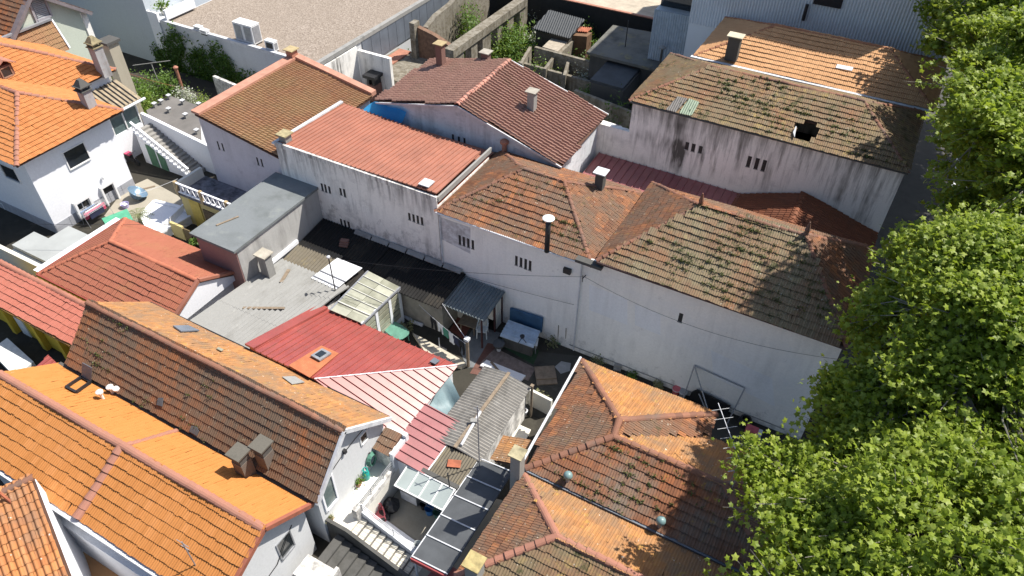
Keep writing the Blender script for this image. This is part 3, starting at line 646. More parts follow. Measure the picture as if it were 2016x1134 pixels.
# --- top right orange hip roof
h = thing('house', 'house with clean orange hip roof and pale gutter below blue cladding', 'house', (-4, 49, 0))
BX(-11.0, 3, 45.9, 52.3, 0, 8.9).build('wall', WHITE, h)
r = Roof(h, MT['tan'], 'dbl', cap=tilem('ridge_tan', [(.36, .16, .09), (.42, .19, .1), (.33, .15, .08)], wamt=.2))
hip(r, -11.25, 3.3, 45.6, 52.7, 9.0, 10.6, -7.2, -.2, 49.1)
BX(-11.4, 3.0, 45.32, 45.62, 8.85, 9.02).build('gutter', PALE, h)
b, zt = post(1441, 108, 9.5, 1442, 70); chimney(h, b.x, b.y, 9.2, zt, .75, .55, CONCD, 'slab', plain('cap_pale', (.5, .45, .33), .9))
p0 = [on_plane(x, y, (-11.25, 45.6, 9.08), frame_of([V(-11.25, 45.6, 9), V(3.3, 45.6, 9), V(-.2, 49.1, 10.6), V(-7.2, 49.1, 10.6)])[0]) for x, y in ((1648, 127), (1680, 133), (1677, 140), (1645, 134))]
MB().prism(p0, (0, 0, .03)).build('glass_tile', WHITEP, h)
# --- tall blue-grey clad building
h = thing('warehouse', 'tall building clad in blue-grey ribbed sheets at the top right', 'building', (0, 58, 0))
BX(-13.9, 3.0, 53.05, 75, 0, 20.5).build('wall', CLADB, h)
sheets(h, [(-13.92, 53.0, 8), (3.0, 53.0, 8), (3.0, 53.02, 20.5), (-13.92, 53.02, 20.5)], CLADB, 'cladding_sheet', .8, .2, along=(0, 0, 1))
BX(OY(1630, 5, 53).x-.9, OY(1630, 5, 53).x+.9, 52.9, 53, OY(1630, 12, 53).z, OY(1630, 12, 53).z+1.2).build('window', GLASS, h)
b = OY(1581, 40, 52.8); MB().tube([(b.x, 52.8, b.z), (b.x, 52.75, b.z+1.1)], .12).build('vent_pipe', BLACK, h)
h = thing('annex', 'low ribbed grey annex block in front of tall clad building', 'building', (-15.4, 56, 0))
BX(-17.0, -13.95, 54.2, 58, 0, 7.9).build('wall', CLADB, h)
sheets(h, [(-17.0, 54.15, 3), (-13.96, 54.15, 3), (-13.96, 54.17, 7.95), (-17.0, 54.17, 7.95)], plain('cladding_pale', (.37, .42, .46), .55), 'cladding_sheet', .75, .18, along=(0, 0, 1))
BX(-16.9, -14.0, 55.2, 58, 7.9, 9.3).build('window_band', GLASS, h); BX(-17.0, -13.95, 54.2, 58, 9.3, 9.6).build('roof_slab', CONC, h)

# ================================================================== GARDEN RUINS AT THE TOP
def wall_px(name, label, p0, p1, z, th, mat, cat='wall', z0=0, group=None):
    a = W(*p0, z); b = W(*p1, z); d = (b-a); d.z = 0; nrm = V(-d.y, d.x, 0).normalized()*th
    o = MB().prism([(a.x, a.y, z0), (b.x, b.y, z0), (b.x+nrm.x, b.y+nrm.y, z0), (a.x+nrm.x, a.y+nrm.y, z0)], (0, 0, z-z0)).build(name, mat)
    return tag(o, label, cat, group)
h = thing('shed', 'flat concrete slab-roofed outbuilding half in shadow in the garden', 'shed', (-18, 54, 0))
q = [W(x, y, 4) for x, y in ((1207, 49), (1352, 76), (1322, 160), (1155, 102))]; q[2] = V(-15, 52.6, 4)
MB().prism(q, (0, 0, -.22)).build('roof_slab', wallm('slab_lichen', (.17, .165, .145), (.06, .06, .055), .8, .4, .62, sc=(.5, .5, .5), patch=(.26, .22, .1), pscale=.5), h)
BX(-21.6, -15.8, 53.2, 58.4, 0, 3.77).build('wall', CONCD, h); MB().tube([W(1231, 92, 4), W(1231, 92, 4)+V(0, 0, 2.2)], .04).build('pole', BLACK, h)
h = thing('shed', 'lower dark flat-roofed outbuilding beside the slab-roofed one', 'shed', (-18, 50, 0))
q = [W(x, y, 3.5) for x, y in ((1162, 156), (1200, 115), (1264, 130), (1226, 174))]
MB().prism(q, (0, 0, -.2)).build('roof_slab', plain('slab_blue_black', (.05, .056, .062), .8, .3, .8), h); MB().prism([p*.995+V(0, .2, -.2) for p in q], (0, 0, -3.1)).build('wall', CONCD, h)
wall_px('garden_wall', 'rear stone wall of the roofless cells in the garden', (1052, 93), (1181, 127), 2.4, .3, RUIN)
wall_px('garden_wall', 'mossy front wall of the roofless cells by the pink roof', (1020, 122), (1163, 162), 1.7, .3, RUIN)
for i, (p0, p1, l) in enumerate((((1028, 125), (1047, 92), 'leftmost'), ((1075, 136), (1098, 105), 'middle'), ((1114, 148), (1124, 112), 'rightmost'))):
    wall_px('garden_wall', l+' of the three cross walls dividing the roofless cells', p0, p1, 2.0, .25, RUIN)
wall_px('garden_wall', 'low lichen-topped wall between pink roof and streaked wall', (1130, 178), (1243, 222), 3.2, .3, RUIN)
wall_px('garden_wall', 'short white wall end with yellow lichen beside the pink roof', (1180, 240), (1220, 253), 5.3, .35, STREAK)
h = thing('ruined_wall', 'long ruined wall topped by a straight stone beam with openings', 'wall', (-31.6, 53, 0))
MB().box(-32.1, -31.2, 47.6, 60.5, 3.3, 3.98).build('beam', RUIN, h)
y = 47.8
for i, wd_ in enumerate((1.6, 1.0, 1.4, .9, 1.2, 1.5)):
    BX(-31.95, -31.35, y, y+wd_, 0, 3.3).build('pier', RUIN, h); y += wd_+(.9 if i % 2 else 1.2)
h = thing('ruined_wall', 'tall crumbling stone wall behind the gravel roof', 'wall', (-35.5, 54, 0))
MB().prism([(-35.6, 50.5, 0), (-35.6, 61, 0), (-35.6, 61, 5.5), (-35.6, 57, 5.4), (-35.6, 54.5, 4.6), (-35.6, 52, 4.4), (-35.6, 50.5, 3.9)], (-.5, 0, 0)).build('wall', RUIN, h)
h = thing('ruined_wall', 'ruined dark sloping wall with brick top beside the stone wall', 'wall', (-34.5, 48.5, 0))
a = W(817, 52, 4.3); b = W(888, 93, 3.2)
MB().prism([(a.x, a.y, 0), (b.x, b.y, 0), (b.x, b.y, 3.2), ((a.x+b.x)/2, (a.y+b.y)/2, 3.9), (a.x, a.y, 4.3)], (0, .45, 0)).build('wall', plain('brick_ruin', (.17, .1, .065), .95, .35, 4, bump=.6), h)
BX(a.x-.3, a.x+.2, a.y-.4, a.y+.4, 0, 4.7).build('pier', RUIN, h)
a = W(745, 108, 2.2); BX(a.x-.2, a.x+4.2, 44.8, 50, 0, 1.6).build('ruin_block', RUIN); tag(col.objects[-1], 'low ruined block with red tile strip beside gravel roof', 'wall')
MB().prism([(a.x+.2, 45.2, 1.62), (a.x+1.4, 45.2, 1.62), (a.x+1.4, 49.8, 1.62), (a.x+.2, 49.8, 1.62)], (0, 0, .1)).build('tile_strip', TERRA, col.objects[-1])
h = thing('shed', 'dark wooden garden shed with a sloping grey sheet roof', 'shed', (-26, 58, 0))
a = W(1022, 60, .5)
BX(-28.6, -25.4, 57.2, 60, 0, 2.7).build('wall', plain('dark_boards', (.045, .04, .032), .9, .3, 3), h)
sheets(BX(-28.7, -25.3, 57.1, 60.1, 2.66, 2.7).build('roof', BLACK, h), [(-28.8, 57.0, 2.9), (-25.2, 57.0, 2.75), (-25.2, 60.2, 3.3), (-28.8, 60.2, 3.45)], plain('shed_sheet', (.05, .055, .06), .7), pw=.9, prof=.2)
window_at(h, 'y', 57.2, -27.0, -26.5, 1.2, 1.9, .05, .03)
h = thing('shed', 'small concrete hut with a tilted slab roof among white flowers', 'shed', (-25, 55, 0))
q = [W(x, y, 2.3) for x, y in ((1068, 92), (1093, 68), (1128, 72), (1098, 101))]; MB().prism(q, (0, 0, -.16)).build('roof_slab', plain('slab_tan', (.36, .31, .24), .9), h); MB().prism([p*.99+V(0, .35, -.16) for p in q], (0, 0, -2.1)).build('wall', RUIN, h)
h = thing('shed', 'little shelter with a rusty red sheet roof in the garden', 'shed', (-24, 57, 0))
q = [W(x, y, 2.7) for x, y in ((1090, 58), (1112, 50), (1166, 55), (1156, 63))]; sheets(h, q, RUSTM, pw=.8, prof=.2); MB().prism([p*.985+V(-.1, .3, -.1) for p in q], (0, 0, -2.4)).build('wall', plain('shed_brown', (.16, .09, .05), .9), h)
BX(-45, -17.7, 61.9, 62.1, 0, 3.9).build('fence', plain('fence_black', (.02, .019, .018), .9)); tag(col.objects[-1], 'long dark board fence below the sand lot', 'fence')
MB().box(-45, -17.7, 61.86, 62.16, 3.9, 3.98).build('fence_cap', TERRA, col.objects[-1])
# ================================================================== TOP LEFT: GRAVEL ROOF BUILDING, WHITE BLOCK, GABLE HOUSE
h = thing('flat_building', 'flat-roofed building with pale gravel roof and slate-clad parapet', 'building', (-46, 46, 0))
BX(-55.6, -38.62, 39.6, 62, 0, 4.1).build('wall', wallm('plaster_pale_grey', (.56, .58, .6), (.3, .3, .3), .3), h)
BX(-55.4, -38.9, 39.9, 61.8, 4.1, 4.16).build('gravel_bed', GRAV, h)
BX(-55.6, -38.62, 39.55, 39.85, 4.1, 4.36).build('parapet', PALE, h); BX(-38.9, -38.5, 39.55, 62, 4.1, 4.42).build('parapet', CONC, h)
y = 45.2
while y < 61:
    BX(-38.60, -38.54, y, y+1.15, 1.9, 4.08).build('slate_panel', SLATE, h); y += 1.19
BX(-38.60, -38.42, 40.2, 44.3, 0, 4.0).build('side_wall', STREAK, h)
BX(-38.4, -35.2, 44.3, 44.6, 0, 3.7).build('yard_wall', STREAK); tag(col.objects[-1], 'stained white yard wall behind the blackened stove', 'wall')
h = thing('barbecue', 'blackened outdoor stove with hood in the corner of white walls', 'barbecue', (-36.6, 43.6, 0))
BX(-37.0, -36.2, 43.3, 44.2, 0, 1.5).build('base', BRICKR, h); BX(-37.2, -36.0, 43.1, 44.25, 2.1, 2.35).build('hood', BLACK, h); BX(-36.95, -36.75, 43.3, 44.2, 1.5, 2.1).build('post', BLACK, h); BX(-36.45, -36.25, 43.3, 44.2, 1.5, 2.1).build('post', BLACK, h)
def ac(label, p, w, d, hh, fans, rz=0.0):
    a = thing('air_conditioner', label, 'air conditioner', p, 'air conditioning units on the gravel roof', rz)
    BX(-w/2, w/2, -d/2, d/2, .12, hh).build('casing', WHITEM, a); BX(-w/2+.03, w/2-.03, -d/2+.03, d/2-.03, 0, .115).build('feet', BLACK, a)
    for i in range(fans):
        x = -w/2+w*(i+.5)/fans; BX(x-w/fans*.36, x+w/fans*.36, -d/2-.03, -d/2-.003, .3, hh-.12).build('grille', GREYM if fans > 1 else BLACK, a)
    BX(w/2+.003, w/2+.03, -d/2+.08, d/2-.08, .25, hh-.1).build('louvre', GREYM, a); BX(-w/2-.02, w/2+.02, -d/2-.02, d/2+.02, hh+.003, hh+.04).build('top', WHITEM, a)
ac('large white air conditioning unit on the gravel roof', W(492, 82, 4.17), 2.0, .9, 1.6, 2)
ac('small white air conditioner with black fan beside the large unit', W(537, 100, 4.17), .95, .45, .85, 1)
ac('farther of two tiny white boxes at the gravel roof edge', W(393, 62, 4.17), .7, .4, .45, 1)
ac('nearer of two tiny white boxes at the gravel roof edge', W(405, 68, 4.17), .7, .4, .4, 1)
h = thing('apartment_block', 'plain white shaded apartment block wall at the top left', 'building', (-66, 44, 0))
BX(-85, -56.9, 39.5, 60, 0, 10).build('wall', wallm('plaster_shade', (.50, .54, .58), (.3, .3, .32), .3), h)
BX(-56.9, -55.7, 39.5, 39.75, 0, 4.9).build('balcony_wall', WHITEB, h); BX(-56.88, -55.0, 39.75, 43, 4.3, 4.4).build('balcony_floor', PALE, h)
BX(-55.1, -54.9, 39.8, 43, 4.4, 5.2).build('balcony_wall', WHITEB, h)
a = W(310, 28, 4.45); p = thing('potted_plant', 'leafy shrub in a pale pot on the top left balcony', 'potted plant', (-56.0, 40.6, 4.42)); pot_top = p
MB().lathe([(.22, 0), (.36, .25), (.36, .5), (.28, .62)], 12, (-56.0, 40.6, 4.42)).build('pot', CREAMW, p)
# gable house
h = thing('house', 'sage green gable house with a louvred shutter at top left', 'house', (-60, 33, 0))
GX = -57.0; G = lambda x, y: OX(x, y, GX)
e1 = G(164, 21); e2 = G(24, 69); zb = 0; pk = V(GX, (e1.y+e2.y)/2-.6, max(e1.z, e2.z)+2.4)
MB().prism([(GX, e2.y, 0), (GX, e1.y, 0), e1, pk, (GX, e2.y, e2.z)], (-9, 0, 0)).build('wall', SAGE, h)
BX(GX+.0, GX+.1, e1.y-.35, e1.y+.1, 0, e1.z).build('corner_pilaster', GREYW, h)
r = Roof(h, MT['brown'], maxn=0)
for a, b in ((pk, e1), (e2, pk)):
    d = (b-a).normalized(); nn = V(0, -d.z, d.y); nn = nn if nn.z > 0 else -nn
    a2, b2 = (a+nn*.06, b+nn*.06)
    if a is pk: b2 = b2+d*.5
    else: a2 = a2-d*.5
    r.face([a2+V(.4, 0, 0), b2+V(.4, 0, 0), b2+V(-9, 0, 0), a2+V(-9, 0, 0)])
MB().bar(pk+V(.3, 0, -.1), e1+V(.3, .3, -.25), .5, .25).bar(e2+V(.3, -.4, -.2), pk+V(.3, 0, -.1), .5, .25).build('barge_board', plain('barge_grey', (.17, .15, .16), .8), h)
sh = window(h, 'x', GX, ((60, 2), (84, -4), (95, 30), (72, 38)), fw=.16, proud=.12, frame=plain('stone_grey', (.30, .29, .31), .8), pane=GREYM, name='shutter')
c0, c1 = G(60, 2), G(95, 30)
for i in range(12):
    z = c1.z+(c0.z-c1.z+.2)*i/12; BX(GX+.02, GX+.07, G(72, 38).y+.1, G(84, -4).y-.05, z, z+.06).build('slat', plain('slat_grey', (.33, .35, .37), .6) if i == 0 else bpy.data.materials['slat_grey'], sh)
h2 = thing('lean_to', 'small brown tiled lean-to against the sage green gable', 'shed', (-55, 31, 0))
t0 = G(25, 72); t1 = G(97, 38); zl = 4.9
b1 = W(168, 83, zl); dx = b1.x
BX(GX+.1, dx-.2, t0.y, t1.y-.3, 0, zl-.2).build('wall', WHITE, h2)
r = Roof(h2, MT['fine'], maxn=120)
zt = (t0.z+t1.z)/2
r.face([V(GX+.12, t0.y-1.5, zt), V(GX+.12, t1.y, zt), V(dx, t1.y, zl), V(dx, t0.y-1.5, zl)])
MB().bar(V(GX+.1, t1.y+.08, zt+.08), V(dx, t1.y+.08, zl+.08), .12, .2).build('verge', WHITE, h2); BX(GX+.1, GX+.35, t0.y-1.5, t1.y, zt+.1, zt+.25).build('flashing', GREYM, h2)
b, zt = post(204, 158, 5.0, 190, 82)
cs = thing('chimney_stack', 'tall beige chimney stack behind the orange-roofed house', 'chimney', (-52.2, 31.5, 0))
BX(-51.9, -51.0, 31.4, 32.3, 0, 6.3).build('shaft', wallm('stack_beige', (.40, .36, .28), (.2, .18, .14), .5), cs); BX(-52.05, -50.85, 31.25, 32.45, 6.3, 6.5).build('cap', CONCD, cs)

# ================================================================== LEFT: WHITE TWO-STOREY HOUSE
h = thing('house', 'two-storey white house with bright orange hip roof and dark windows', 'house', (-48, 22, 0)); HX = -43.72
BX(-62, HX, 18.95, 25.1, 0, 5.55).build('wall', WHITEB, h); BX(-62, -48.9, 20, 29.3, 0, 5.6).build('wall', WHITEB, h)
r = Roof(h, MT['orange2'], 'dbl', c=.33, cap=RIDGEO)
A = V(-42.9, 18.2, 5.88); B = V(-42.9, 25.85, 5.88); J = V(-46.95, 22.02, 7.82); K = V(-62, 22.02, 7.82)
r.face([V(-62, 18.2, 5.88), A, J, K]); r.face([A, B, J]); r.face([B, V(-62, 25.85, 5.88), K, J])
r.ridge(A, J, .15); r.ridge(B, J, .15); r.ridge(J, K, .15)
Fc = V(-48.4, 29.75, 5.75); Hc = V(-53.1, 25.05, 8.5)
r.face([V(-48.4, 19, 5.75), Fc, Hc, V(-53.1, 19, 8.5)]); r.face([Fc, V(-62, 29.75, 5.75), V(-62, 25.05, 8.5), Hc]); r.ridge(Fc, Hc, .17)
for i in range(33): pass
st = plain('plinth_stone', (.33, .34, .37), .85, .15, 2)
for j, (z0, z1) in enumerate(((.0, .36), (.38, .74))):
    for i in range(6):
        y0 = 18.93+i*1.03; BX(HX+.003, HX+.03, y0, y0+1.0, z0, z1).build('plinth_slab', st, h)
    for i in range(8):
        x1 = HX+.03-i*1.2; BX(x1-1.17, x1, 18.92-.01, 18.947, z0, z1).build('plinth_slab', st, h)
window(h, 'x', HX, ((124, 300), (163, 281), (177, 313), (137.5, 331.6)), fw=.07, proud=.06)
window(h, 'y', 18.95, ((1, 323), (24, 331), (40, 357), (14, 350)), fw=.06, proud=.05)
window(h, 'y', 18.95, ((-22, 388), (5, 402), (16, 424), (-8, 412)), fw=.06, proud=.05)
window(h, 'x', HX, ((146, 401), (168, 388), (180, 410), (157, 422)), fw=.16, proud=.28, bars=1)
d = window(h, 'x', HX, ((198, 371), (217, 359), (235, 399), (214, 406)), fw=.13, proud=.22, pane=DARK, name='door')
b = OX(201, 352, HX); MB().lathe([(.05, 0), (.09, .05), (.09, .22), (.04, .28)], 8, (HX+.15, b.y, b.z)).build('wall_lamp', WHITEM, h)
b, zt = post(190, 218, 5.9, 168, 165); b2, zt2 = post(199, 148, 6.0, 183, 90)
CHW = wallm('chimney_render', (.40, .39, .39), (.14, .12, .11), .8, .42, .62, patch=(.28, .2, .17), pscale=1); chimney(h, -44.2, 24.55, 5.6, 7.55, .62, .62, CHW, 'pyramid', CONCD); chimney(h, -48.5, 28.9, 5.6, 7.75, .66, .66, CHW, 'pyramid', plain('cap_lichen2', (.25, .21, .12), .9, .3, 4))
dm = h; p = W(15, 150, 7.2)
BX(p.x-1.6, p.x+.1, p.y-.5, p.y+.5, p.z-.4, p.z+.75).build('dormer', plain('dormer_brown', (.17, .075, .05), .8), dm); window_at(dm, 'x', p.x+.1, p.y-.3, p.y+.3, p.z+.05, p.z+.6, .08, .05, frame=plain('dormer_frame', (.28, .16, .11), .8))
MB().prism([(p.x-1.8, p.y-.75, p.z+.72), (p.x+.35, p.y-.75, p.z+.72), (p.x+.35, p.y, p.z+1.12), (p.x-1.8, p.y, p.z+1.12)], (0, 0, .07)).prism([(p.x-1.8, p.y+.01, p.z+1.12), (p.x+.35, p.y+.01, p.z+1.12), (p.x+.35, p.y+.75, p.z+.72), (p.x-1.8, p.y+.75, p.z+.72)], (0, 0, .07)).build('dormer_roof', TERRA, dm)
# veranda with striped roof
v = thing('veranda', 'glazed veranda with brown striped sheet roof and pale gutter', 'veranda', (-47.5, 28, 0))
BX(-48.85, -46.9, 26.9, 29.3, 0, 2.2).build('wall', WHITEB, v); BX(-48.85, -46.95, 26.95, 29.25, 2.2, 3.8).build('glazing', GLASSG, v)
for yy in (26.9, 28.0, 29.2): BX(-46.95, -46.87, yy, yy+.08, 2.2, 3.85).build('post', WHITEM, v)
rf = MB().prism([(-48.7, 26.7, 4.8), (-46.6, 26.7, 3.95), (-46.6, 29.6, 3.95), (-48.7, 29.6, 4.8)], (0, 0, -.06)).build('roof', BLACK, v)
sheets(rf, [(-48.8, 26.6, 4.88), (-46.6, 26.6, 4.0), (-46.6, 29.7, 4.0), (-48.8, 29.7, 4.88)], plain('striped_sheet', (.30, .24, .16), .8, .3, 3), pw=.36, prof='seam')
for i in range(9): yy = 26.6+i*.344; MB().bar((-48.78, yy, 4.96), (-46.6, yy, 4.08), .07, .05).build('batten', BLACK, v)
gutter(v, (-46.5, 26.3, 3.92), (-46.5, 29.9, 3.92), WHITEM, .1)
# terrace roof with little vents, white wall, ornamental stair
q = [W(x, y, 2.2) for x, y in ((288, 217), (336, 189), (392, 208), (396, 277), (300, 243))]
tr = thing('terrace_roof', 'flat grey roof with small vent pipes beside the stair', 'building', (sum(p.x for p in q)/5, sum(p.y for p in q)/5, 0))
MB().prism(q, (0, 0, -.15)).build('roof_slab', plain('slab_taupe', (.15, .14, .13), .9, .2, .8, bump=.3), tr); MB().prism([p*.998+V(0, 0, -.15) for p in q], (0, 0, -2.0)).build('wall', WHITE, tr)
for i, (x, y) in enumerate(((306, 211), (319, 205), (334, 195), (361, 205), (334, 221), (367, 232), (393, 211), (389, 263))):
    b = W(x, y, 2.2); vp = MB().box(b.x-.1, b.x+.1, b.y-.1, b.y+.1, 2.2, 2.5).build('vent_pipe', CONC, tr); BX(b.x-.15, b.x+.15, b.y-.15, b.y+.15, 2.52, 2.57).build('vent_cap', PALE, vp)
stt = thing('stair', 'outdoor stair with ornate white balustrade descending to the yard', 'stair', (-43, 28.3, 0))
NS = 15
for i in range(NS):
    x0 = -45.6+i*.31; zz = 2.6-i*.165; BX(x0, x0+.32, 27.7, 29.0, 0, zz).build('step', plain('step_grey', (.27, .26, .24), .9) if i == 0 else bpy.data.materials['step_grey'], stt)
w = MB().prism([(-46.3, 29.0, 0), (-39.7, 29.0, 0), (-39.7, 29.0, 2.35), (-46.3, 29.0, 3.2)], (0, .22, 0)).build('side_wall', WHITEB, stt)
bl = MB(); P0 = V(-45.6, 27.6, 3.35); P1 = V(-40.9, 27.6, .95)
bl.bar(P0, P1, .16, .1).bar(P0-V(0, 0, .75), P1-V(0, 0, .75), .16, .1)
bal = bl.build('balustrade', WHITEB, stt)
for i in range(15):
    a = P0.lerp(P1, (i+.5)/15); m = MB()
    for k in range(8): t = 2*math.pi*k/8; t2 = 2*math.pi*(k+1)/8; m.bar(a+V(.12*math.cos(t), 0, -.38+.22*math.sin(t)), a+V(.12*math.cos(t2), 0, -.38+.22*math.sin(t2)), .07, .07, up=(0, 1, 0))
    m.build('baluster', WHITEB, bal)
MB().prism([(-45.6, 27.66, 0), (-40.9, 27.66, 0), (-40.9, 27.66, .15), (-45.6, 27.66, 2.6)], (0, .03, 0)).build('stringer', WHITEB, stt)
for x0, x1, z1 in ((-44.9, -44.1, 1.75), (-43.9, -43.2, 1.4)): BX(x0, x1, 27.62, 27.655, 0, z1).build('door', plain('door_green', (.08, .18, .11), .6) if x0 < -44.5 else bpy.data.materials['door_green'], stt)
# yellow balcony house
h = thing('balcony_house', 'small cream house with white railed terrace and dark patterned floor', 'house', (-35, 24.8, 0))
BX(-37.3, -30.2, 24.0, 26.15, 0, 2.3).build('wall', CREAM, h); BX(-37.4, -30.2, 23.9, 26.18, 2.3, 2.45).build('terrace_floor', plain('patterned_floor', (.06, .06, .075), .8, .5, 2.2, c2=(.22, .22, .25)), h)
BX(-37.4, -37.2, 24.0, 26.1, 2.45, 3.15).build('side_parapet', CREAMW, h)
for x0 in (-37.4, -35.2, -33.0): BX(x0, x0+.2, 23.85, 24.05, 2.3, 3.3).build('rail_post', plain('post_tan', (.42, .32, .18), .8) if x0 < -37 else bpy.data.materials['post_tan'], h)
for zz in (3.22, 2.55): MB().bar((-37.3, 23.95, zz), (-30.2, 23.95, zz), .12, .07).build('rail', WHITEB, h)
for i in range(16): x0 = -37.0+i*.44; MB().bar((x0, 23.95, 2.55), (x0+.22, 23.95, 3.2), .05).bar((x0+.22, 23.95, 3.2), (x0+.44, 23.95, 2.55), .05).build('rail_lattice', WHITEB, h)
BX(-35.4, -34.3, 23.93, 23.995, .5, 1.8).build('iron_window', plain('grille_brown', (.12, .085, .05), .8, .4, 8), h)
BX(-36.5, -35.6, 23.92, 23.99, 0, 2.25).build('pilaster', plain('yellow_trim', (.55, .42, .1), .8), h)
# concrete block and white strip wall
o = MB().box(-43.1, -39.0, 15.9, 17.4, 0, 1.5).box(-41.8, -39.0, 17.4, 18.85, 0, 1.46).build('concrete_platform', plain('platform_grey', (.33, .345, .34), .8, .1, .6)); tag(o, 'grey flat-topped concrete platform beside the white strip wall', 'platform')
o = BX(-39.0, -37.95, 14.7, 20.4, 0, 2.15).build('strip_wall', WHITEB); tag(o, 'broad white wall top between concrete platform and red roof', 'wall')
o = MB().box(-47.5, -43.1, 15.5, 15.75, 0, 1.2).box(-43.1, -39.0, 15.5, 15.88, 0, 1.2).build('yard_wall', CREAMW); tag(o, 'cream low yard wall along the lane on the left', 'wall')
# ================================================================== ORANGE-RED HIP HOUSE
h = thing('house', 'small house with two-toned orange red hip roof and dark red trim', 'house', (-33, 17.2, 0))
BX(-37.4, -28.2, 14.6, 19.9, 0, 2.6).build('wall', WHITEB, h)
r = Roof(h, MT['red'], 'dbl', w=.24, cap=plain('ridge_red', (.40, .13, .07), .7))
A = V(-37.65, 14.35, 2.7); B = V(-27.9, 15.0-.65, 2.7); C = V(-27.9, 20.2, 2.7); D = V(-37.65, 20.2, 2.7); P = V(-34.6, 17.25, 4.2); Q = V(-27.9, 17.25, 4.2)
r.face([A, B, Q, P]); r.face([C, D, P, Q]); r.face([D, A, P])
for a, b in ((A, P), (D, P), (P, Q)): r.ridge(a, b, .13)
MB().prism([B+V(0, .2, -.15), C+V(0, -.2, -.15), Q+V(0, 0, -.15)], (-.3, 0, 0)).build('gable_wall', WHITEB, h)
MB().bar(B+V(.03, 0, .05), Q+V(.03, 0, .05), .2, .16).bar(Q+V(.03, 0, .05), C+V(.03, 0, .05), .2, .16).build('verge', METALO, h)
MB().bar(A+V(-.05, -.08, -.02), B+V(.1, -.08, -.02), .14, .14).bar(A+V(-.05, -.08, -.02), D+V(-.05, 0, -.02), .14, .14).build('gutter', plain('gutter_red', (.25, .06, .04), .5), h)
# ================================================================== GREY SLAB BUILDING
h = thing('slab_building', 'grey concrete box building with flat greenish slab roof', 'building', (-28.6, 22.6, 0))
BX(-30.05, -27.1, 19.45, 26.02, 0, 4.95).build('wall', wallm('slab_wall', (.43, .425, .41), (.12, .115, .11), .8, .44, .68), h)
BX(-30.04, -27.12, 19.38, 19.447, 0, 4.9).build('front_face', wallm('front_mauve', (.30, .18, .165), (.13, .09, .08), .6), h)
BX(-30.25, -26.98, 19.2, 26.02, 4.97, 5.12).build('roof_slab', SLABG, h)
BX(-27.09, -26.95, 21.2, 23.6, 2.62, 2.85).build('ledge', WHITEB, h)
b, zt = post(520, 545, 2.4, 512, 485); chimney(h, -26.5, 20.6, 2.0, 4.0, .55, .5, CONC, 'raised', plain('cap_stone', (.38, .35, .29), .9))
# ================================================================== LOW ROOFS OF THE INNER YARD
h = thing('outbuilding', 'low outbuilding under long grey corrugated fibre-cement roof', 'shed', (-24.5, 18.5, 0))
BX(-26.9, -22.4, 15.4, 21.6, 0, 2.2).build('wall', GREYW, h); rf = BX(-26.9, -22.4, 15.4, 21.6, 2.2, 2.24).build('roof', CONCD, h)
sheets(rf, [(-27.06, 15.25, 3.2), (-22.5, 15.25, 3.2), (-22.1, 22.1, 2.5), (-27.06, 22.1, 2.5)], CORR, pw=1.05, prof=.26, vlen=2.4)
MB().bar((-27.0, 15.2, 3.28), (-22.8, 15.2, 3.28), .5, .05).build('flashing', plain('flash_pale', (.5, .5, .49), .8), h)
CORRE = wallm('fibre_cement_blackish', (.035, .032, .028), (.015, .014, .013), .8, .4, .6, patch=(.06, .05, .038), pscale=1)  # near-black sheets with brownish patches, mixed in among the darkest ones
h = thing('outbuilding', 'dark shaded corrugated roof along the foot of the white walls', 'shed', (-22, 24.5, 0))
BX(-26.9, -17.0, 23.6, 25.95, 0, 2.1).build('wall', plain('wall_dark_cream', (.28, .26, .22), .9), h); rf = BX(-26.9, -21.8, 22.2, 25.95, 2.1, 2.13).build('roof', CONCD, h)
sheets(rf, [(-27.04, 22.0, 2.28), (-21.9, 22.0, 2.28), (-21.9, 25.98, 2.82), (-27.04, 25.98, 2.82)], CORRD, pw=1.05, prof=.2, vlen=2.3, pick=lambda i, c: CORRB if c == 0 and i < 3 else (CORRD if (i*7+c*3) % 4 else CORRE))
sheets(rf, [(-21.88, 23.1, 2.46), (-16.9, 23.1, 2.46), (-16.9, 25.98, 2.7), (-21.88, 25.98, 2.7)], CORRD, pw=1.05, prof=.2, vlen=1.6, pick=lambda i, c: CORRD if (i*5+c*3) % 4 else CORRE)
for i in range(6): x0 = -24.5+i*1.25; MB().prism([(x0, 25.7, 2.82), (x0+1.15, 25.7, 2.80), (x0+1.15, 25.95, 2.95), (x0, 25.95, 2.96)], (0, 0, .05)).build('flashing', CONC, rf)
wp = [W(612, 548, 2.56), W(664, 508, 2.80), W(714, 528, 2.80), W(661, 571, 2.56)]
h = thing('skylight', 'white polycarbonate rooflight between the dark and grey roofs', 'rooflight', (wp[0]+wp[2])/2*1.0)
quad_grid(h, wp, 3, 2, WHITEP, 'white_panel', .012)
MB().bar(wp[0].lerp(wp[1], .35)+V(0, 0, .05), wp[3].lerp(wp[2], .35)+V(0, 0, .05), .06).bar(wp[0].lerp(wp[1], .1)+V(0, 0, .05), wp[3].lerp(wp[2], .1)+V(0, 0, .05), .06).build('glazing_bar', GREYM, h)
pz = thing('pole', 'thin black wire pole standing at the white rooflight', 'pole', (-22.6, 21.6, 0)); b, zt = post(660, 571, 2.6, 651, 507)
MB().tube([(b.x, b.y, 0), (b.x, b.y, zt)], .035).build('mast', BLACK, pz); MB().lathe([(.03, 0), (.1, .02), (.1, .1), (.03, .14)], 8, (b.x, b.y, zt)).build('mast_cap', PALE, pz); POLE1 = V(b.x, b.y, zt)
gp = [W(725, 534, 2.86), W(788, 566, 2.66), W(714, 638, 2.6), W(650, 611, 2.7)]
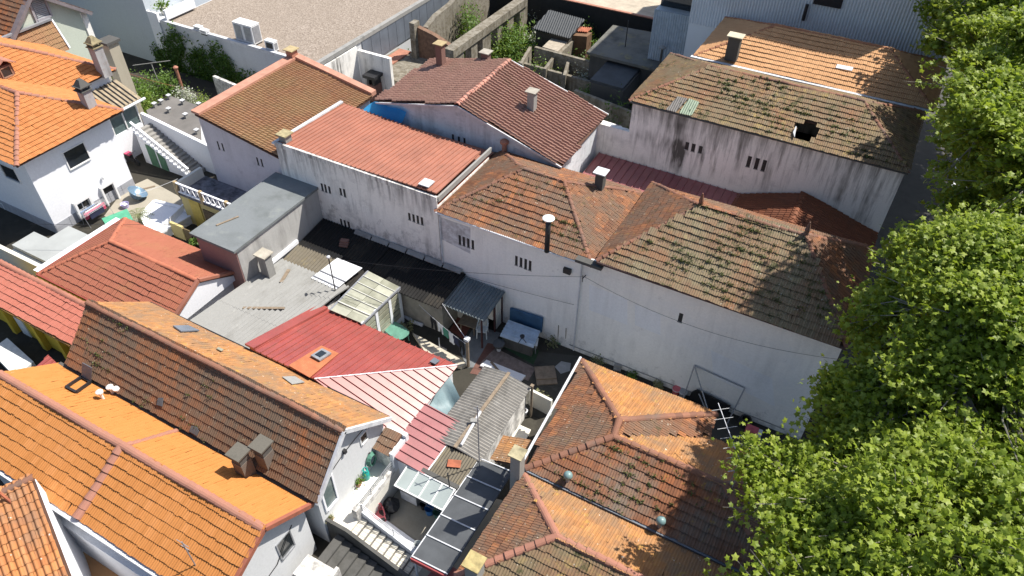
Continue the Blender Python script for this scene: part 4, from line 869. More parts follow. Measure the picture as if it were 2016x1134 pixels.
h = thing('greenhouse', 'glass-roofed lean-to with greenish dusty panes beside the red roof', 'greenhouse', (-20.6, 21.7, 0))
GH2 = plain('greenhouse_glass_pale', (.38, .38, .3), .35, .2, 1.3, bump=.05); quad_grid(h, gp, 2, 7, lambda i, j: GH2 if (i*3+j*5) % 7 < 3 else GHGLASS, 'glass_pane', .012)
for t in (.14, .3, .46, .62, .8): MB().bar(gp[0].lerp(gp[3], t)+V(0, 0, .06), gp[1].lerp(gp[2], t)+V(0, 0, .06), .04 if t < .7 else .07).build('glazing_bar', plain('bar_pale', (.5, .5, .45), .6) if t < .2 else bpy.data.materials['bar_pale'], h)
a, b = gp[2], gp[1]
MB().bar(a, b, .08, .12).build('eave_rail', GREYM, h); MB().bar(gp[0], gp[3], .1, .1).build('eave_rail', GREYM, h)
for t in (.02, .35, .7, .97):
    p = a.lerp(b, t); BX(p.x-.1, p.x, p.y-.1, p.y+.1, 0, 2.66).build('post', WHITE, h)
for i in range(5): z = .7+i*.38; MB().bar((a.x-.05, a.y+.1, z), (b.x-.05, b.y-.1, z), .04, .3).build('side_pane', GHGLASS, h)
BX(a.x-.2, b.x-.1, a.y, b.y, 0, .6).build('low_wall', WHITE, h)
# dark steel shed
h = thing('shed', 'small yard shed with dark corrugated steel roof and white panels', 'shed', (-15.9, 24.8, 0))
rf = BX(-17.3, -14.6, 25.2, 25.95, 2.14, 2.18).build('roof', BLACK, h)
sheets(rf, [(-17.5, 23.65, 2.22), (-14.35, 23.65, 2.22), (-14.35, 25.97, 2.5), (-17.5, 25.97, 2.5)], CORRS, pw=.8, prof=.2)
for x0, x1 in ((-17.3, -16.6), (-16.55, -15.8), (-15.75, -15.0)): BX(x0, x1, 25.1, 25.15, 0, 2.1).build('panel', CREAMW, h)
BX(-14.95, -14.65, 25.1, 25.15, .9, 2.1).build('panel', CREAMW, h)
for y0, y1 in ((25.18, 25.5), (25.55, 25.9)):
    for z0, z1 in ((0.05, 1.1), (1.15, 2.15)): BX(-14.62, -14.56, y0, y1, z0, z1).build('panel', CREAMW, h)
for p in ((-14.55, 23.7), (-14.55, 25.12), (-14.55, 25.92), (-17.35, 25.12)): BX(p[0]-.04, p[0]+.05, p[1]-.04, p[1]+.04, 0, 2.2).build('post', plain('post_maroon', (.06, .02, .02), .6) if p[1] == 23.7 else bpy.data.materials['post_maroon'], h)
# ================================================================== RED METAL ROOF
h = thing('house', 'low building with bright red ribbed metal roof in the centre', 'house', (-18, 17.5, 0))
MB().box(-22.4, -14.0, 15.6, 19.9, 0, 2.4).build('wall', WHITE, h); rf = BX(-22.4, -14.0, 15.6, 19.9, 2.4, 2.44).build('roof', METALD, h)
f1 = [V(-22.4, 15.14, 3.9), V(-18.4, 15.14, 3.9), V(-13.8, 20.15, 2.45), V(-22.25, 20.15, 2.45)]; f2 = [V(-18.4, 15.14, 3.9), V(-13.8, 14.85, 2.45), V(-13.8, 20.15, 2.45)]
sheets(rf, f1, METALR, pw=.36, prof='rib'); sheets(rf, f2, METALR, pw=.42, prof='rib', along=(1, 0, -.315))
MB().bar(f1[0]+V(0, 0, .12), f1[3]+V(0, 0, .12), .55, .1).build('ridge_flashing', METALR, h)
MB().bar(V(-18.4, 15.14, 3.95), V(-13.8, 20.15, 2.5), .06, .04).build('hip_flashing', plain('flash_white', (.7, .7, .74), .4), h)
n1, _, _ = frame_of(f1); MB().prism([on_plane(x, y, f1[0]+n1*.08, n1) for x, y in ((568, 720), (633, 681), (667, 696), (610, 744))], (0, 0, .03)).build('patch_sheet', plain('sheet_orange_patch', (.42, .14, .06), .5), h); q = [on_plane(x, y, f1[0]+n1*.15, n1) for x, y in ((612, 702), (635, 688), (653, 697), (630, 712))]
s = MB().prism(q, (0, 0, .1)).build('skylight', GREYM, h); c = sum(q, V(0, 0, 0))/4; MB().prism([c+(p-c)*.55+V(0, 0, .11) for p in q], (0, 0, .03)).build('pane', GLASS, s)
q = [on_plane(x, y, f1[0]+n1*.12, n1) for x, y in ((846, 713), (855, 705), (866, 711), (857, 718))]; MB().prism(q, (0, 0, .06)).build('roof_vent', SLATE, h)
h = thing('lean_to', 'narrow pinkish red metal lean-to below the central red roof', 'shed', (-12.8, 15.7, 0))
rf = BX(-13.7, -11.95, 14.3, 17.2, 2.1, 2.13).build('roof', METALD, h); BX(-13.75, -11.95, 14.35, 17.2, 0, 2.1).build('wall', WHITE, h)
sheets(rf, [(-13.85, 14.2, 2.5), (-11.85, 14.2, 2.25), (-11.85, 17.3, 2.25), (-13.85, 17.3, 2.5)], METALP, pw=.42, prof='rib', along=(1, 0, -.12))
MB().bar((-11.83, 14.2, 2.22), (-11.83, 17.3, 2.22), .06, .08).build('gutter', WHITEM, h)
# grey-blue tarp next to it
t = MB(); a, b, c_, d_ = W(884, 742, 2.3), W(928, 822, 1.9), W(905, 838, 1.5), W(843, 800, 2.1); N = 9
for i in range(N+1):
    for j in range(N+1):
        u, v_ = i/N, j/N; p = a.lerp(b, u).lerp(d_.lerp(c_, u), v_); t.v.append(tuple(p+V(0, 0, -.35*math.sin(math.pi*u)*math.sin(math.pi*v_)+.07*math.sin(9*u+4*v_)+.05*math.sin(13*v_))))
for i in range(N):
    for j in range(N): t.f.append((i*(N+1)+j, i*(N+1)+j+1, (i+1)*(N+1)+j+1, (i+1)*(N+1)+j))
tag(t.build('tarpaulin', TARP, smooth=True), 'sagging grey blue tarpaulin hung beside the red lean-to', 'tarpaulin')
# ================================================================== LONG BROWN ROOF HOUSE AND ORANGE ROOF HOUSE (BOTTOM LEFT)
h = thing('house', 'house with long dark brown tile roof beside the red metal roof', 'house', (-21.8, 12.6, 0)); X0, X1 = -29.3, -14.22
MB().prism([(-29.0, 10.45, 0), (-29.0, 14.95, 0), (-29.0, 14.95, 3.65), (-29.0, 12.4, 5.8), (-29.0, 10.45, 3.85)], (14.52, 0, 0)).build('wall', GABLEG, h)
r = Roof(h, MT['brown'], label='dark brown slope facing the camera'); rb = Roof(h, MT['gold'], 'smooth', label='orange lichen-covered slope facing the yard')
r.face([(X0, 10.25, 3.84), (X1, 10.25, 3.84), (X1, 12.4, 6.0), (X0, 12.4, 6.0)]); rb.face([(X1, 15.12, 3.72), (X0, 15.12, 3.72), (X0, 12.4, 6.0), (X1, 12.4, 6.0)])
r.ridge((X0, 12.4, 6.02), (X1, 12.4, 6.02), .14)
MB().bar((X1+.05, 10.2, 3.74), (X1+.05, 12.4, 5.95), .12, .2).bar((X1+.05, 12.4, 5.95), (X1+.05, 15.15, 3.62), .12, .2).build('barge_board', PALE, h)
gutter(h, (X0, 15.18, 3.66), (X1, 15.18, 3.66), BLACK, .06)
nb = frame_of([V(X1, 15.12, 3.72), V(X0, 15.12, 3.72), V(X0, 12.4, 6.0)])[0]
def slab_on(par, name, qs, p, n, lift, mat, th=.05):
    q = [on_plane(x, y, Vector(p)+n*lift, n) for x, y in qs]; return MB().prism(q, n*th).build(name, mat, par)
slab_on(h, 'skylight', ((340, 643), (356, 654), (392, 652), (370, 642)), (X1, 15.12, 3.72), nb, .08, SLATE, .06)
slab_on(h, 'glass_tile', ((430, 684), (440, 689), (436, 692), (426, 687)), (X1, 15.12, 3.72), nb, .08, GHGLASS, .03)
slab_on(h, 'mortar_patch', ((555, 742), (580, 741), (600, 753), (575, 757)), (X1, 15.12, 3.72), nb, .07, CONC, .02)
nf = frame_of([V(X0, 10.25, 3.84), V(X1, 10.25, 3.84), V(X1, 12.4, 6.0)])[0]
for q in (((312, 783), (322, 783), (320, 800), (309, 797)), ((378, 838), (388, 841), (392, 849), (388, 858), (373, 849))): slab_on(h, 'glass_tile', q, (X0, 10.25, 3.84), nf, .08, plain('slate_tile', (.09, .1, .11), .4) if q[0][0] < 350 else bpy.data.materials['slate_tile'], .03)
window(h, 'x', -14.48, ((708, 858), (719, 852), (723, 864), (712, 872)), fw=.06, proud=.04)
dr = window(h, 'x', -14.48, ((632, 965), (644, 935), (662, 978), (648, 1000)), fw=.09, proud=.06, pane=GLASSG, frame=WHITEB, name='door')
b = OX(679, 889, -14.4); MB().tube([OX(655, 925, -14.42), OX(679, 889, -14.42), OX(715, 845, -14.42)], .018, 5).build('cable', BLACK, h); BX(-14.48, -14.34, b.y-.07, b.y+.07, b.z-.1, b.z+.1).build('wall_lamp', BLACK, h)
# orange house
h = thing('house', 'house with bright orange tile gable roof and twin square chimneys', 'house', (-22, 7.7, 0)); X0, X1 = -29.8, -14.5
MB().prism([(-29.4, 5.4, 0), (-29.4, 9.95, 0), (-29.4, 9.95, 3.6), (-29.4, 7.9, 5.05), (-29.4, 5.4, 3.7)], (14.6, 0, 0)).build('wall', GABLEG, h)
r = Roof(h, MT['orange'], cap=RIDGEO, c=.40)
r.face([(X0, 5.15, 3.78), (X1, 5.15, 3.78), (X1, 7.9, 5.2), (X0, 7.9, 5.2)]); rk = Roof(h, MT['orange_plain'], 'smooth', c=.40, label='smooth sunlit orange slope behind the ridge'); rk.face([(X1, 10.16, 3.6), (X0, 10.16, 3.6), (X0, 7.9, 5.2), (X1, 7.9, 5.2)])
r.ridge((X0, 7.9, 5.22), (X1, 7.9, 5.22), .17); r.ridge((-21.95, 5.15, 3.84), (-21.95, 7.9, 5.26), .2); r.ridge((-21.9, 10.1, 3.66), (-21.9, 7.9, 5.26), .12)
MB().bar((X1+.04, 5.1, 3.72), (X1+.04, 7.9, 5.16), .16, .2).bar((X1+.04, 7.9, 5.16), (X1+.04, 10.2, 3.54), .16, .2).build('barge_board', plain('barge_red', (.30, .1, .06), .7), h)
BX(X0, X1, 10.13, 10.27, 3.58, 3.66).build('valley_gutter', CONCD, h)
MB().box(X0, X1, 4.95, 5.13, 3.62, 3.74).build('gutter', PALE, h)
nk = frame_of([V(X1, 10.16, 3.6), V(X0, 10.16, 3.6), V(X0, 7.9, 5.2)])[0]; pk0 = (X1, 10.16, 3.6)
for px_, py_, zz in ((468, 889, 5.3), (513, 873, 5.35)):
    c = W(px_, py_, zz); c.z = 0
    m = MB().box(c.x-.27, c.x+.27, c.y-.27, c.y+.27, 3.3, zz-.55); o = m.build('chimney', wallm('chim_stone%d' % px_, (.16, .135, .115), (.06, .05, .045), .7, patch=(.2, .1, .075), pscale=1, plo=.6), h)
    MB().prism([(c.x-.25, c.y-.25, zz-.545), (c.x+.25, c.y-.25, zz-.545), (c.x+.25, c.y+.25, zz-.545), (c.x-.25, c.y+.25, zz-.545)], (0, 0, .45)).build('chimney_throat', CONCD, o)
    MB().box(c.x-.36, c.x+.36, c.y-.36, c.y+.36, zz-.08, zz).build('chimney_cap', wallm('chim_cap%d' % px_, (.13, .12, .1), (.05, .05, .04), .8), o)
for px_, py_ in ((203, 785), (223, 775), (236, 778)):
    q = on_plane(px_, py_, pk0, nk); o = MB().lathe([(.07, -.1), (.07, .35)], 10, q).build('vent_pipe', WHITEM, h); MB().lathe([(.13, .38), (.16, .42), (.16, .5), (.06, .56)], 12, q).build('vent_cap', WHITEM, o)
q = [on_plane(x, y, Vector(pk0)+nk*.1, nk) for x, y in ((130, 762), (160, 742), (178, 752), (150, 772))]
fr = MB(); c = sum(q, V(0, 0, 0))/4
for i in range(4): fr.bar(q[i], q[(i+1) % 4], .1, .12)
fr.build('roof_hatch', BLACK, h); MB().prism([q[1], q[2], q[2]+V(.1, .3, .75), q[1]+V(.1, .3, .75)], (.04, .02, 0)).build('hatch_lid', SLATE, h)
b = OX(430, 1080, -15); MB().tube([(-16.2, 5.9, 4.1), (-16.2, 5.9, 5.9)], .025).bar((-16.5, 5.9, 5.8), (-15.9, 5.9, 5.8), .02).bar((-16.4, 5.9, 5.5), (-16.0, 5.9, 5.5), .02).build('aerial', GREYM, h)
window_at(h, 'x', -14.8, 8.3, 9.0, 1.9, 3.0, .06, .04, frame=GREYM); MB().tube([(-14.78, 5.8, 1.6), (-14.76, 8, 2.0), (-14.76, 9.2, 3.2)], .02, 5).build('cable', BLACK, h)
# corner house bottom left (turned)
a = W(66, 940, 5.0); b = W(-80, 1006, 5.0); d = (b-a); d.z = 0; d.normalize(); dn = V(d.y, -d.x, 0)
if dn.dot(V(0, -1, 0)) < 0: dn = -dn
h = thing('house', 'corner house with big rolled orange clay tiles at bottom left', 'house', (a.x, a.y, 0))
L = 5.2; e = dn*L-V(0, 0, 2.0); bb = a+d*8
r = Roof(h, tilem('tile_roll_orange', [(.44, .18, .065), (.5, .22, .08), (.36, .14, .055), (.54, .26, .11)], weather=(.22, .13, .08), wamt=.7, wlo=.4, whi=.58, lichen=(.5, .34, .06), llo=.64, lamt=.5, speck=(.55, .5, .42)), 'roll', w=.24, c=.36)
r.face([a, bb, bb+e, a+e])
r.ridge(a, bb, .16)
MB().prism([a-d*.02+V(0, 0, -.12), a+e-d*.02+V(0, 0, -.12), a+e+V(0, 0, -4)-d*.02, V(a.x, a.y, 1)-d*.02], d*.3).build('wall', WHITEB, h)
MB().tube([a+d*.9+V(0, 0, -.3)+dn*.6, a+d*1.2+V(0, 0, .75)+dn*.2], .06).build('flue', RUSTM, h)
h = thing('patio_wall', 'terracotta paved passage with grey balustrade below the orange roof', 'patio', (-19, 4.4, 0))
q = [W(x, y, .4) for x, y in ((100, 1000), (330, 1140), (150, 1190), (60, 1060))]; MB().prism([(-25, 2, .4), (-14.5, 2, .4), (-14.5, 4.9, .4), (-25, 4.9, .4)], (0, 0, -.38)).build('floor', plain('floor_terracotta', (.48, .25, .11), .8, .1, 1), h)
BX(-25, -14.6, 4.9, 5.3, .42, 2.7).build('wall', WHITE, h); q = W(200, 1088, 1.2)
MB().bar((q.x-.9, q.y, 1.25), (q.x+.9, q.y, 1.25), .14, .1).bar((q.x-.9, q.y, .5), (q.x+.9, q.y, .5), .14, .1).build('rail', CONC, h)
for i in range(8): x0 = q.x-.85+i*.24; BX(x0, x0+.1, q.y-.05, q.y+.05, .5, 1.22).build('baluster', CONC, h)
# ================================================================== PINK ROOF WITH YELLOW WALLS (LEFT EDGE)
h = thing('shed', 'low pink-red tiled shed with bright yellow walls at left edge', 'shed', (-36, 12.8, 0))
BX(-42, -31.6, 12.15, 13.6, 0, 2.4).build('wall', YELLOW, h)
r = Roof(h, tilem('tile_pinkred', [(.40, .13, .09), (.45, .155, .11), (.42, .14, .095)], wamt=.15), 'dbl', cap=METALO)
r.face([(-42, 11.75, 2.5), (-31.3, 11.75, 2.5), (-31.3, 13.75, 2.95), (-42, 13.75, 2.95)]); r.ridge((-42, 13.8, 2.97), (-31.3, 13.8, 2.97), .16)
for x0 in (-38.2, -35.6, -33.6): BX(x0, x0+.35, 11.85, 12.14, 0, 2.38).build('pier', YELLOW, h)
BX(-37.6, -36.9, 12.08, 12.146, 0, 1.95).build('door', WHITEM, h); MB().bar((-42, 11.7, 2.42), (-31.3, 11.7, 2.42), .1).build('gutter', plain('gutter_ochre', (.3, .16, .04), .6), h)
o = MB().prism([W(x, y, .5) for x, y in ((-20, 690), (14, 665), (66, 712), (30, 742))], (0, 0, -.4)).build('slab', plain('slab_white', (.62, .63, .6), .8)); tag(o, 'pale concrete slab in the left yard', 'slab')
h = thing('canopy', 'small red sheet canopy above the pale slab at left', 'canopy', W(95, 715, 1.5)); sheets(h, [W(x, y, 1.6) for x, y in ((66, 727), (96, 700), (125, 727), (112, 731))], METALR, pw=.3, prof='rib'); p = W(95, 720, 1.5); BX(p.x-.3, p.x+.3, p.y-.2, p.y+.2, 0, 1.5).build('post', WHITE, h)
# ================================================================== LOWER RIGHT HOUSES
h = thing('house', 'lower right house with L-shaped weathered orange hip roof and two aerials', 'house', (-3, 18, 0))
MB().box(-7.3, 2.6, 15.2, 20.1, 0, 4.35).box(-7.7, -1.7, 20.1, 21.6, 0, 4.3).build('wall', WHITE, h)
C1 = V(-7.97, 21.85, 4.4); C2 = V(-1.5, 21.85, 4.4); A1 = V(-4.78, 18.27, 6); A2 = V(-4.65, 17.4, 6); A3 = V(-.16, 17.4, 6); E1 = V(-1.45, 20.5, 4.4); E2 = V(2.75, 20.4, 4.4); FL = V(-7.36, 15.04, 4.9); FR = V(2.75, 15.04, 4.9)
r = Roof(h, MT['gold'], cap=RIDGE); r.face([C2, C1, A1]); r.face([A2, A3, E2, E1]); 
r2 = Roof(h, MT['rust'], cap=RIDGE, maxn=200); r2.face([C1, FL, A2, A1]); r2.face([A1, A2, E1, C2])
r3 = Roof(h, tilem('tile_umber', [(.19, .08, .042), (.24, .1, .05), (.3, .11, .045), (.18, .09, .055)], weather=(.17, .13, .1), wamt=.9, wlo=.42, whi=.58, lichen=(.4, .27, .04), llo=.6, lamt=.6, moss=(.09, .1, .02), mlo=.68), label='darker umber slope facing the camera'); r3.face([FL, FR, A3, A2]); r3.face([FR, E2, A3])
for a, b in ((C1, A1), (C2, A1), (A1, A2), (FL, A2), (A2, A3), (E2, A3), (FR, A3)): r.ridge(a, b, .15)
q = [W(972, 905, 3.9), W(1032, 915, 4.4), W(1046, 868, 4.3), W(992, 858, 3.9)]; r4 = Roof(h, MT['gold'], maxn=100); r4.face(q)
MB().bar(C1+V(-.1, .1, .02), FL+V(-.25, 0, -.1), .1, .08).build('verge', PALE, h)
BX(-7.4, 2.75, 14.92, 15.06, 4.78, 4.9).build('valley_gutter', SLATE, h)
b, zt = post(1018, 943, 4.5, 1020, 893); chimney(h, b.x, b.y, 2.0, zt, .42, .42, CONC, 'slab', plain('cap_yellow', (.33, .29, .18), .9, .4, 4), capw=.08)
for x, y in ((1117, 948), (1298, 1037)):
    n3 = frame_of([FL, FR, A3])[0]; q = on_plane(x, y, FL, n3); o = MB().lathe([(.08, -.1), (.08, .3)], 8, q).build('vent_pipe', GREYM, h); MB().lathe([(.04, .26), (.14, .3), (.19, .4), (.17, .5), (.08, .58)], 12, q).build('vent_ball', plain('vent_teal', (.16, .25, .25), .4) if x < 1200 else bpy.data.materials['vent_teal'], o, smooth=True)
# aerials
def yagi(label, base, ztop, bdir, n, span):
    t = thing('aerial', label, 'aerial', base, 'television aerials on the lower right roof'); p = V(base.x, base.y, ztop); bdir = Vector(bdir).normalized(); s = bdir.cross(V(0, 0, 1)).normalized()
    MB().tube([base, p], .025).build('mast', GREYM, t); MB().tube([p-bdir*.4, p+bdir*span], .018).build('boom', PALE, t)
    for i in range(n): c = p+bdir*(span*(i+.3)/n); w = .45-.02*i; MB().tube([c-s*w, c+s*w], .01, 4).build('element', PALE, t)
b = W(1437, 953, 6.0); yagi('larger aerial with long cross rods on the lower right roof', b, 7.6, (-.8, 1, .25), 6, 2.3); yagi('smaller aerial pointing right on the lower right roof', b+V(.12, -.1, 0), 7.15, (.9, .55, .2), 4, 1.7)
h = thing('house', 'bottom right house with golden lichen-covered hip roof', 'house', (-3, 12.4, 0))
MB().box(-7.2, 2.6, 10.1, 14.8, 0, 4.65).build('wall', WHITE, h)
BLc = V(-7.33, 14.88, 4.75); BRc = V(2.75, 14.88, 4.75); FLc = V(-7.5, 9.95, 4.75); FRc = V(2.75, 9.95, 4.75); P = V(-4.74, 12.44, 6); Q = V(.2, 12.44, 6)
r = Roof(h, MT['gold'], cap=RIDGEO); r.face([BRc, BLc, P, Q]); r2 = Roof(h, MT['rust'], cap=RIDGEO, maxn=200); r2.face([BLc, FLc, P]); r3 = Roof(h, MT['mossy'], cap=RIDGEO, maxn=200); r3.face([FLc, FRc, Q, P]); r3.face([FRc, BRc, Q])
for a, b in ((BLc, P), (FLc, P), (P, Q), (FRc, Q), (BRc, Q)): r.ridge(a, b, .15)
b = W(935, 1134, 4.9); chimney(h, b.x, b.y, 3.5, 5.9, .5, .5, CONC, 'slab', plain('cap_yellow2', (.36, .29, .13), .9, .4, 4), capw=.08)
# ================================================================== SMALL ROOFS BETWEEN
h = thing('shed', 'narrow shed with two-sided grey corrugated roof in the yard', 'shed', (-11.4, 18.4, 0))
BX(-12.5, -10.2, 16.2, 20.6, 0, 2.0).build('wall', GREYW, h); rf = BX(-12.55, -10.15, 16.1, 20.7, 2.0, 2.03).build('roof', CONCD, h)
cg = wallm('corr_weathered', (.29, .275, .25), (.1, .095, .085), .8, .42, .64, sc=(1.6, .5, 1), patch=(.38, .37, .34), pscale=.9)
sheets(rf, [(-12.75, 15.95, 2.2), (-11.35, 15.95, 2.42), (-11.35, 20.95, 2.42), (-12.75, 20.95, 2.2)], cg, pw=.95, prof=.16); sheets(rf, [(-11.33, 15.95, 2.42), (-10.05, 15.95, 2.2), (-10.05, 20.85, 2.2), (-11.33, 20.85, 2.42)], cg, pw=.95, prof=.16)
MB().bar((-11.34, 15.9, 2.5), (-11.34, 20.95, 2.5), .16, .06).build('ridge_cap', WOOD, rf)
h = thing('shed', 'small shed with flat brownish corrugated roof beside dark panels', 'shed', (-11, 15.2, 0))
BX(-11.7, -10.3, 14.7, 15.85, 0, 2.0).build('wall', GREYW, h); sheets(h, [(-11.8, 14.5, 2.1), (-10.2, 14.5, 2.1), (-10.2, 15.93, 2.25), (-11.8, 15.93, 2.25)], CORRB, pw=.8, prof=.13)
MB().tube([W(886, 965, 2.0), W(884, 965, 2.0)+V(0, 0, 1.3)], .03).build('pole', BLACK, h)
h = thing('canopy', 'long lean-to roof of dark grey panels with white bars', 'canopy', (-9.3, 13.5, 0))
sheets(h, [(-10.18, 10.8, 2.15), (-8.5, 10.8, 2.3), (-8.5, 16.15, 2.3), (-10.18, 16.05, 2.15)], DKGREY, 'roof_panel', 1.06, 'flat', along=(1, 0, .08))
for i in range(6): y0 = 10.82+i*1.06; MB().bar((-10.2, y0, 2.2), (-8.5, y0, 2.36), .05, .04).build('glazing_bar', PALE, h)
MB().bar((-10.2, 10.75, 2.12), (-10.2, 16.1, 2.12), .06, .1).build('edge_rail', PALE, h); MB().bar((-10.2, 10.75, 2.06), (-8.5, 10.75, 2.2), .08, .22).build('fascia', METALD, h)
for y0 in (10.9, 13.4, 15.9): BX(-10.22, -10.14, y0, y0+.08, 0, 2.1).build('post', PALE, h)
o = MB().prism([W(x, y, 1.2) for x, y in ((838, 1140), (868, 1105), (905, 1125), (880, 1165))], (0, 0, .08)).build('red_canopy', METALP); tag(o, 'small pink red sheet corner below dark panels at the bottom', 'canopy')
h = thing('awning', 'glazed awning with white bars over the small court', 'awning', (-11.5, 13.7, 0))
aw = [V(-12.75, 13.2, 2.02), V(-10.28, 13.2, 2.02), V(-10.28, 14.2, 2.2), V(-12.75, 14.2, 2.2)]; sheets(h, aw, plain('awning_glass', (.30, .34, .33), .2, .1, 1, bump=0), 'glass_pane', .62, 'flat')
for i in range(5): x0 = -12.75+i*.617; MB().bar((x0, 13.2, 2.07), (x0, 14.2, 2.25), .05).build('glazing_bar', WHITEM, h)
for y0, z0 in ((13.2, 2.06), (14.2, 2.24)): MB().bar((-12.78, y0, z0), (-10.25, y0, z0), .05).build('rail', WHITEM, h)
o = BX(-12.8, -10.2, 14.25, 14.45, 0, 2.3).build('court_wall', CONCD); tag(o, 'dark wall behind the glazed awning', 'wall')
# terrace with stair
h = thing('terrace', 'sunlit white terrace with parapet and tiled stair below the gable', 'terrace', (-14, 12.8, 0))
BX(-14.47, -13.42, 10.6, 15.15, 0, 1.4).build('floor', plain('terrace_floor', (.68, .66, .6), .8, .06, 1), h)
BX(-13.62, -13.42, 11.75, 14.1, 1.41, 1.75).build('parapet', GREYW, h); BX(-13.62, -13.42, 14.1, 15.3, 1.41, 2.7).build('parapet', WHITE, h); BX(-13.66, -13.4, 11.35, 11.75, 0, 2.1).build('pillar', GREYW, h)
for z in (1.9, 2.05, 2.2): MB().tube([(-13.52, 11.6, z), (-13.52, 14.15, z)], .02, 6).build('rail', GREYM, h)
for y0 in (12.5, 13.4): MB().tube([(-13.52, y0, 1.75), (-13.52, y0, 2.2)], .02, 6).build('rail_post', GREYM, h)
BX(-14.46, -13.4, 15.1, 15.3, 1.41, 2.9).build('end_wall', WHITE, h)
r = Roof(h, MT['rust'], maxn=40, name='shelter_roof'); r.face([(-14.46, 14.05, 2.6), (-13.6, 14.05, 2.6), (-13.6, 15.1, 2.95), (-14.46, 15.1, 2.95)])
BX(-14.46, -13.65, 14.15, 15.08, 1.42, 2.45).build('cupboard', GREYW, h)
ts = plain('step_cream', (.66, .62, .52), .8, .08, 2); dk = plain('step_side', (.23, .22, .2), .9)
NS = 10
for i in range(NS):
    x0 = -13.4+i*.31; zz = 1.4-.14*(i+1); s = BX(x0, x0+.31, 10.72, 11.6, 0, zz).build('step', dk, h)
    for j in range(4): y0 = 10.74+j*.215; BX(x0+.02, x0+.29, y0, y0+.195, zz+.001, zz+.016).build('tread_tile', ts, s)
o = MB().prism([(-13.4, 11.62, 0), (-10.3, 11.62, 0), (-10.3, 11.62, .25), (-13.4, 11.62, 1.65)], (0, .14, 0)).build('stair_wall', WHITE, h)
for dz in (.45, .62, .8): MB().tube([(-13.4, 11.7, 1.4+dz), (-10.3, 11.7, .0+dz)], .02, 6).build('rail', PALE, h)
for t in (0, .5, 1): MB().tube([V(-13.4, 11.7, 1.5).lerp(V(-10.3, 11.7, .1), t), V(-13.4, 11.7, 2.2).lerp(V(-10.3, 11.7, .8), t)], .02, 6).build('rail_post', GREYM, h)
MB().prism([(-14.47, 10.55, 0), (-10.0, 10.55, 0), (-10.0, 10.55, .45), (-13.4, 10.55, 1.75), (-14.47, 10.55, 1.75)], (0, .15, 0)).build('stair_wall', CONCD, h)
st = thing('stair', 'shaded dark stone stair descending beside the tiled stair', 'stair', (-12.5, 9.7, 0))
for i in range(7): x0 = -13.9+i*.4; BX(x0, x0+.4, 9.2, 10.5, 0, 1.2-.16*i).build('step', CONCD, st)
o = MB().box(-14.3, -12.6, 8.2, 9.15, 0, 1.35).box(-12.75, -12.6, 8.2, 9.15, 1.35, 1.8).build('landing', GREYW); tag(o, 'weathered grey landing at the foot of the orange gable', 'landing')
# ================================================================== YARD FURNITURE AND SMALL THINGS
def at(px, py, z=0.0): return W(px, py, z)
def paving(name, qs, mat, z, label=None):
    return sheetobj(name, [W(x, y, z) for x, y in qs], mat)
paving('yard_paving', ((905, 690), (935, 640), (985, 655), (955, 720), (920, 725)), plain('paving_grey', (.15, .16, .165), .85, .2, 3), .012)
paving('red_paving', ((885, 650), (905, 618), (935, 628), (912, 668)), plain('paving_red', (.16, .05, .035), .85), .010)
paving('red_strip', ((925, 735), (960, 675), (985, 680), (955, 740)), plain('paving_brown', (.13, .06, .045), .85), .016)
paving('pale_patch', ((1092, 722), (1105, 711), (1124, 715), (1122, 730), (1104, 736)), plain('pale_concrete', (.3, .3, .29), .9, .2, 2), .014)  # small patch of paler grey on the yard concrete
paving('terrace_tiles', ((945, 715), (975, 685), (1055, 725), (1040, 750)), plain('tiles_mixed', (.18, .14, .12), .8, .35, 4), .02)
sheetobj('lawn_mat', [W(x, y, .03) for x, y in ((975, 675), (990, 662), (1062, 690), (1050, 718))], plain('grass_mat', (.02, .05, .02), .95, .3, 3, bump=.5))
wp_ = [W(x, y, .05) for x, y in ((945, 722), (958, 711), (1035, 742), (1025, 753))]; o = MB().prism(wp_, (0, 0, .12)).build('white_board', WHITEP); tag(o, 'bright white board lying in the sun by the corrugated shed', 'board')
def chair(label, p, rz, mat, sc=1.0):
    c = thing('plastic_chair', label, 'chair', p, rz=rz); c.scale = (sc,)*3
    BX(-.24, .24, -.22, .24, .40, .44).build('seat', mat, c)
    for sx in (-1, 1):
        for sy, zt in ((-1, .64), (1, .84)): MB().bar((sx*.25, sy*.26, 0), (sx*.23, sy*.22, zt if sy < 0 else .45), .05).build('leg', mat, c)
        MB().bar((sx*.26, -.27, .64), (sx*.26, .24, .66), .06, .03).build('armrest', mat, c)
    b = MB()
    for i in range(7): x = -.21+i*.07; b.bar((x, .23, .44), (x*1.05, .33, .86-.06*abs(i-3)/3), .035, .02)
    b.bar((-.25, .24, .44), (-.23, .32, .80), .05).bar((.25, .24, .44), (.23, .32, .80), .05).bar((-.23, .33, .8), (0, .34, .88), .05).bar((0, .34, .88), (.23, .33, .8), .05)
    b.build('backrest', mat, c); return c
chair('white plastic garden chair beside the dark steel shed', at(950, 660), math.radians(22), PLW, 1.12)
def table(label, p, rz, w, d, hh, mat, name='table', leg=None, oval=False, cat='table'):
    t = thing(name, label, cat, p, rz=rz); m = MB()
    if oval: m.prism([(w/2*(abs(math.cos(a))**.6)*math.copysign(1, math.cos(a)), d/2*(abs(math.sin(a))**.6)*math.copysign(1, math.sin(a)), hh-.04) for a in [2*math.pi*i/20 for i in range(20)]], (0, 0, .04))
    else: m.box(-w/2, w/2, -d/2, d/2, hh-.04, hh)
    m.build('table_top', mat, t)
    for sx in (-1, 1):
        for sy in (-1, 1): MB().bar((sx*w*.38, sy*d*.36, 0), (sx*w*.36, sy*d*.34, hh-.04), .05).build('leg', leg or mat, t)
    return t
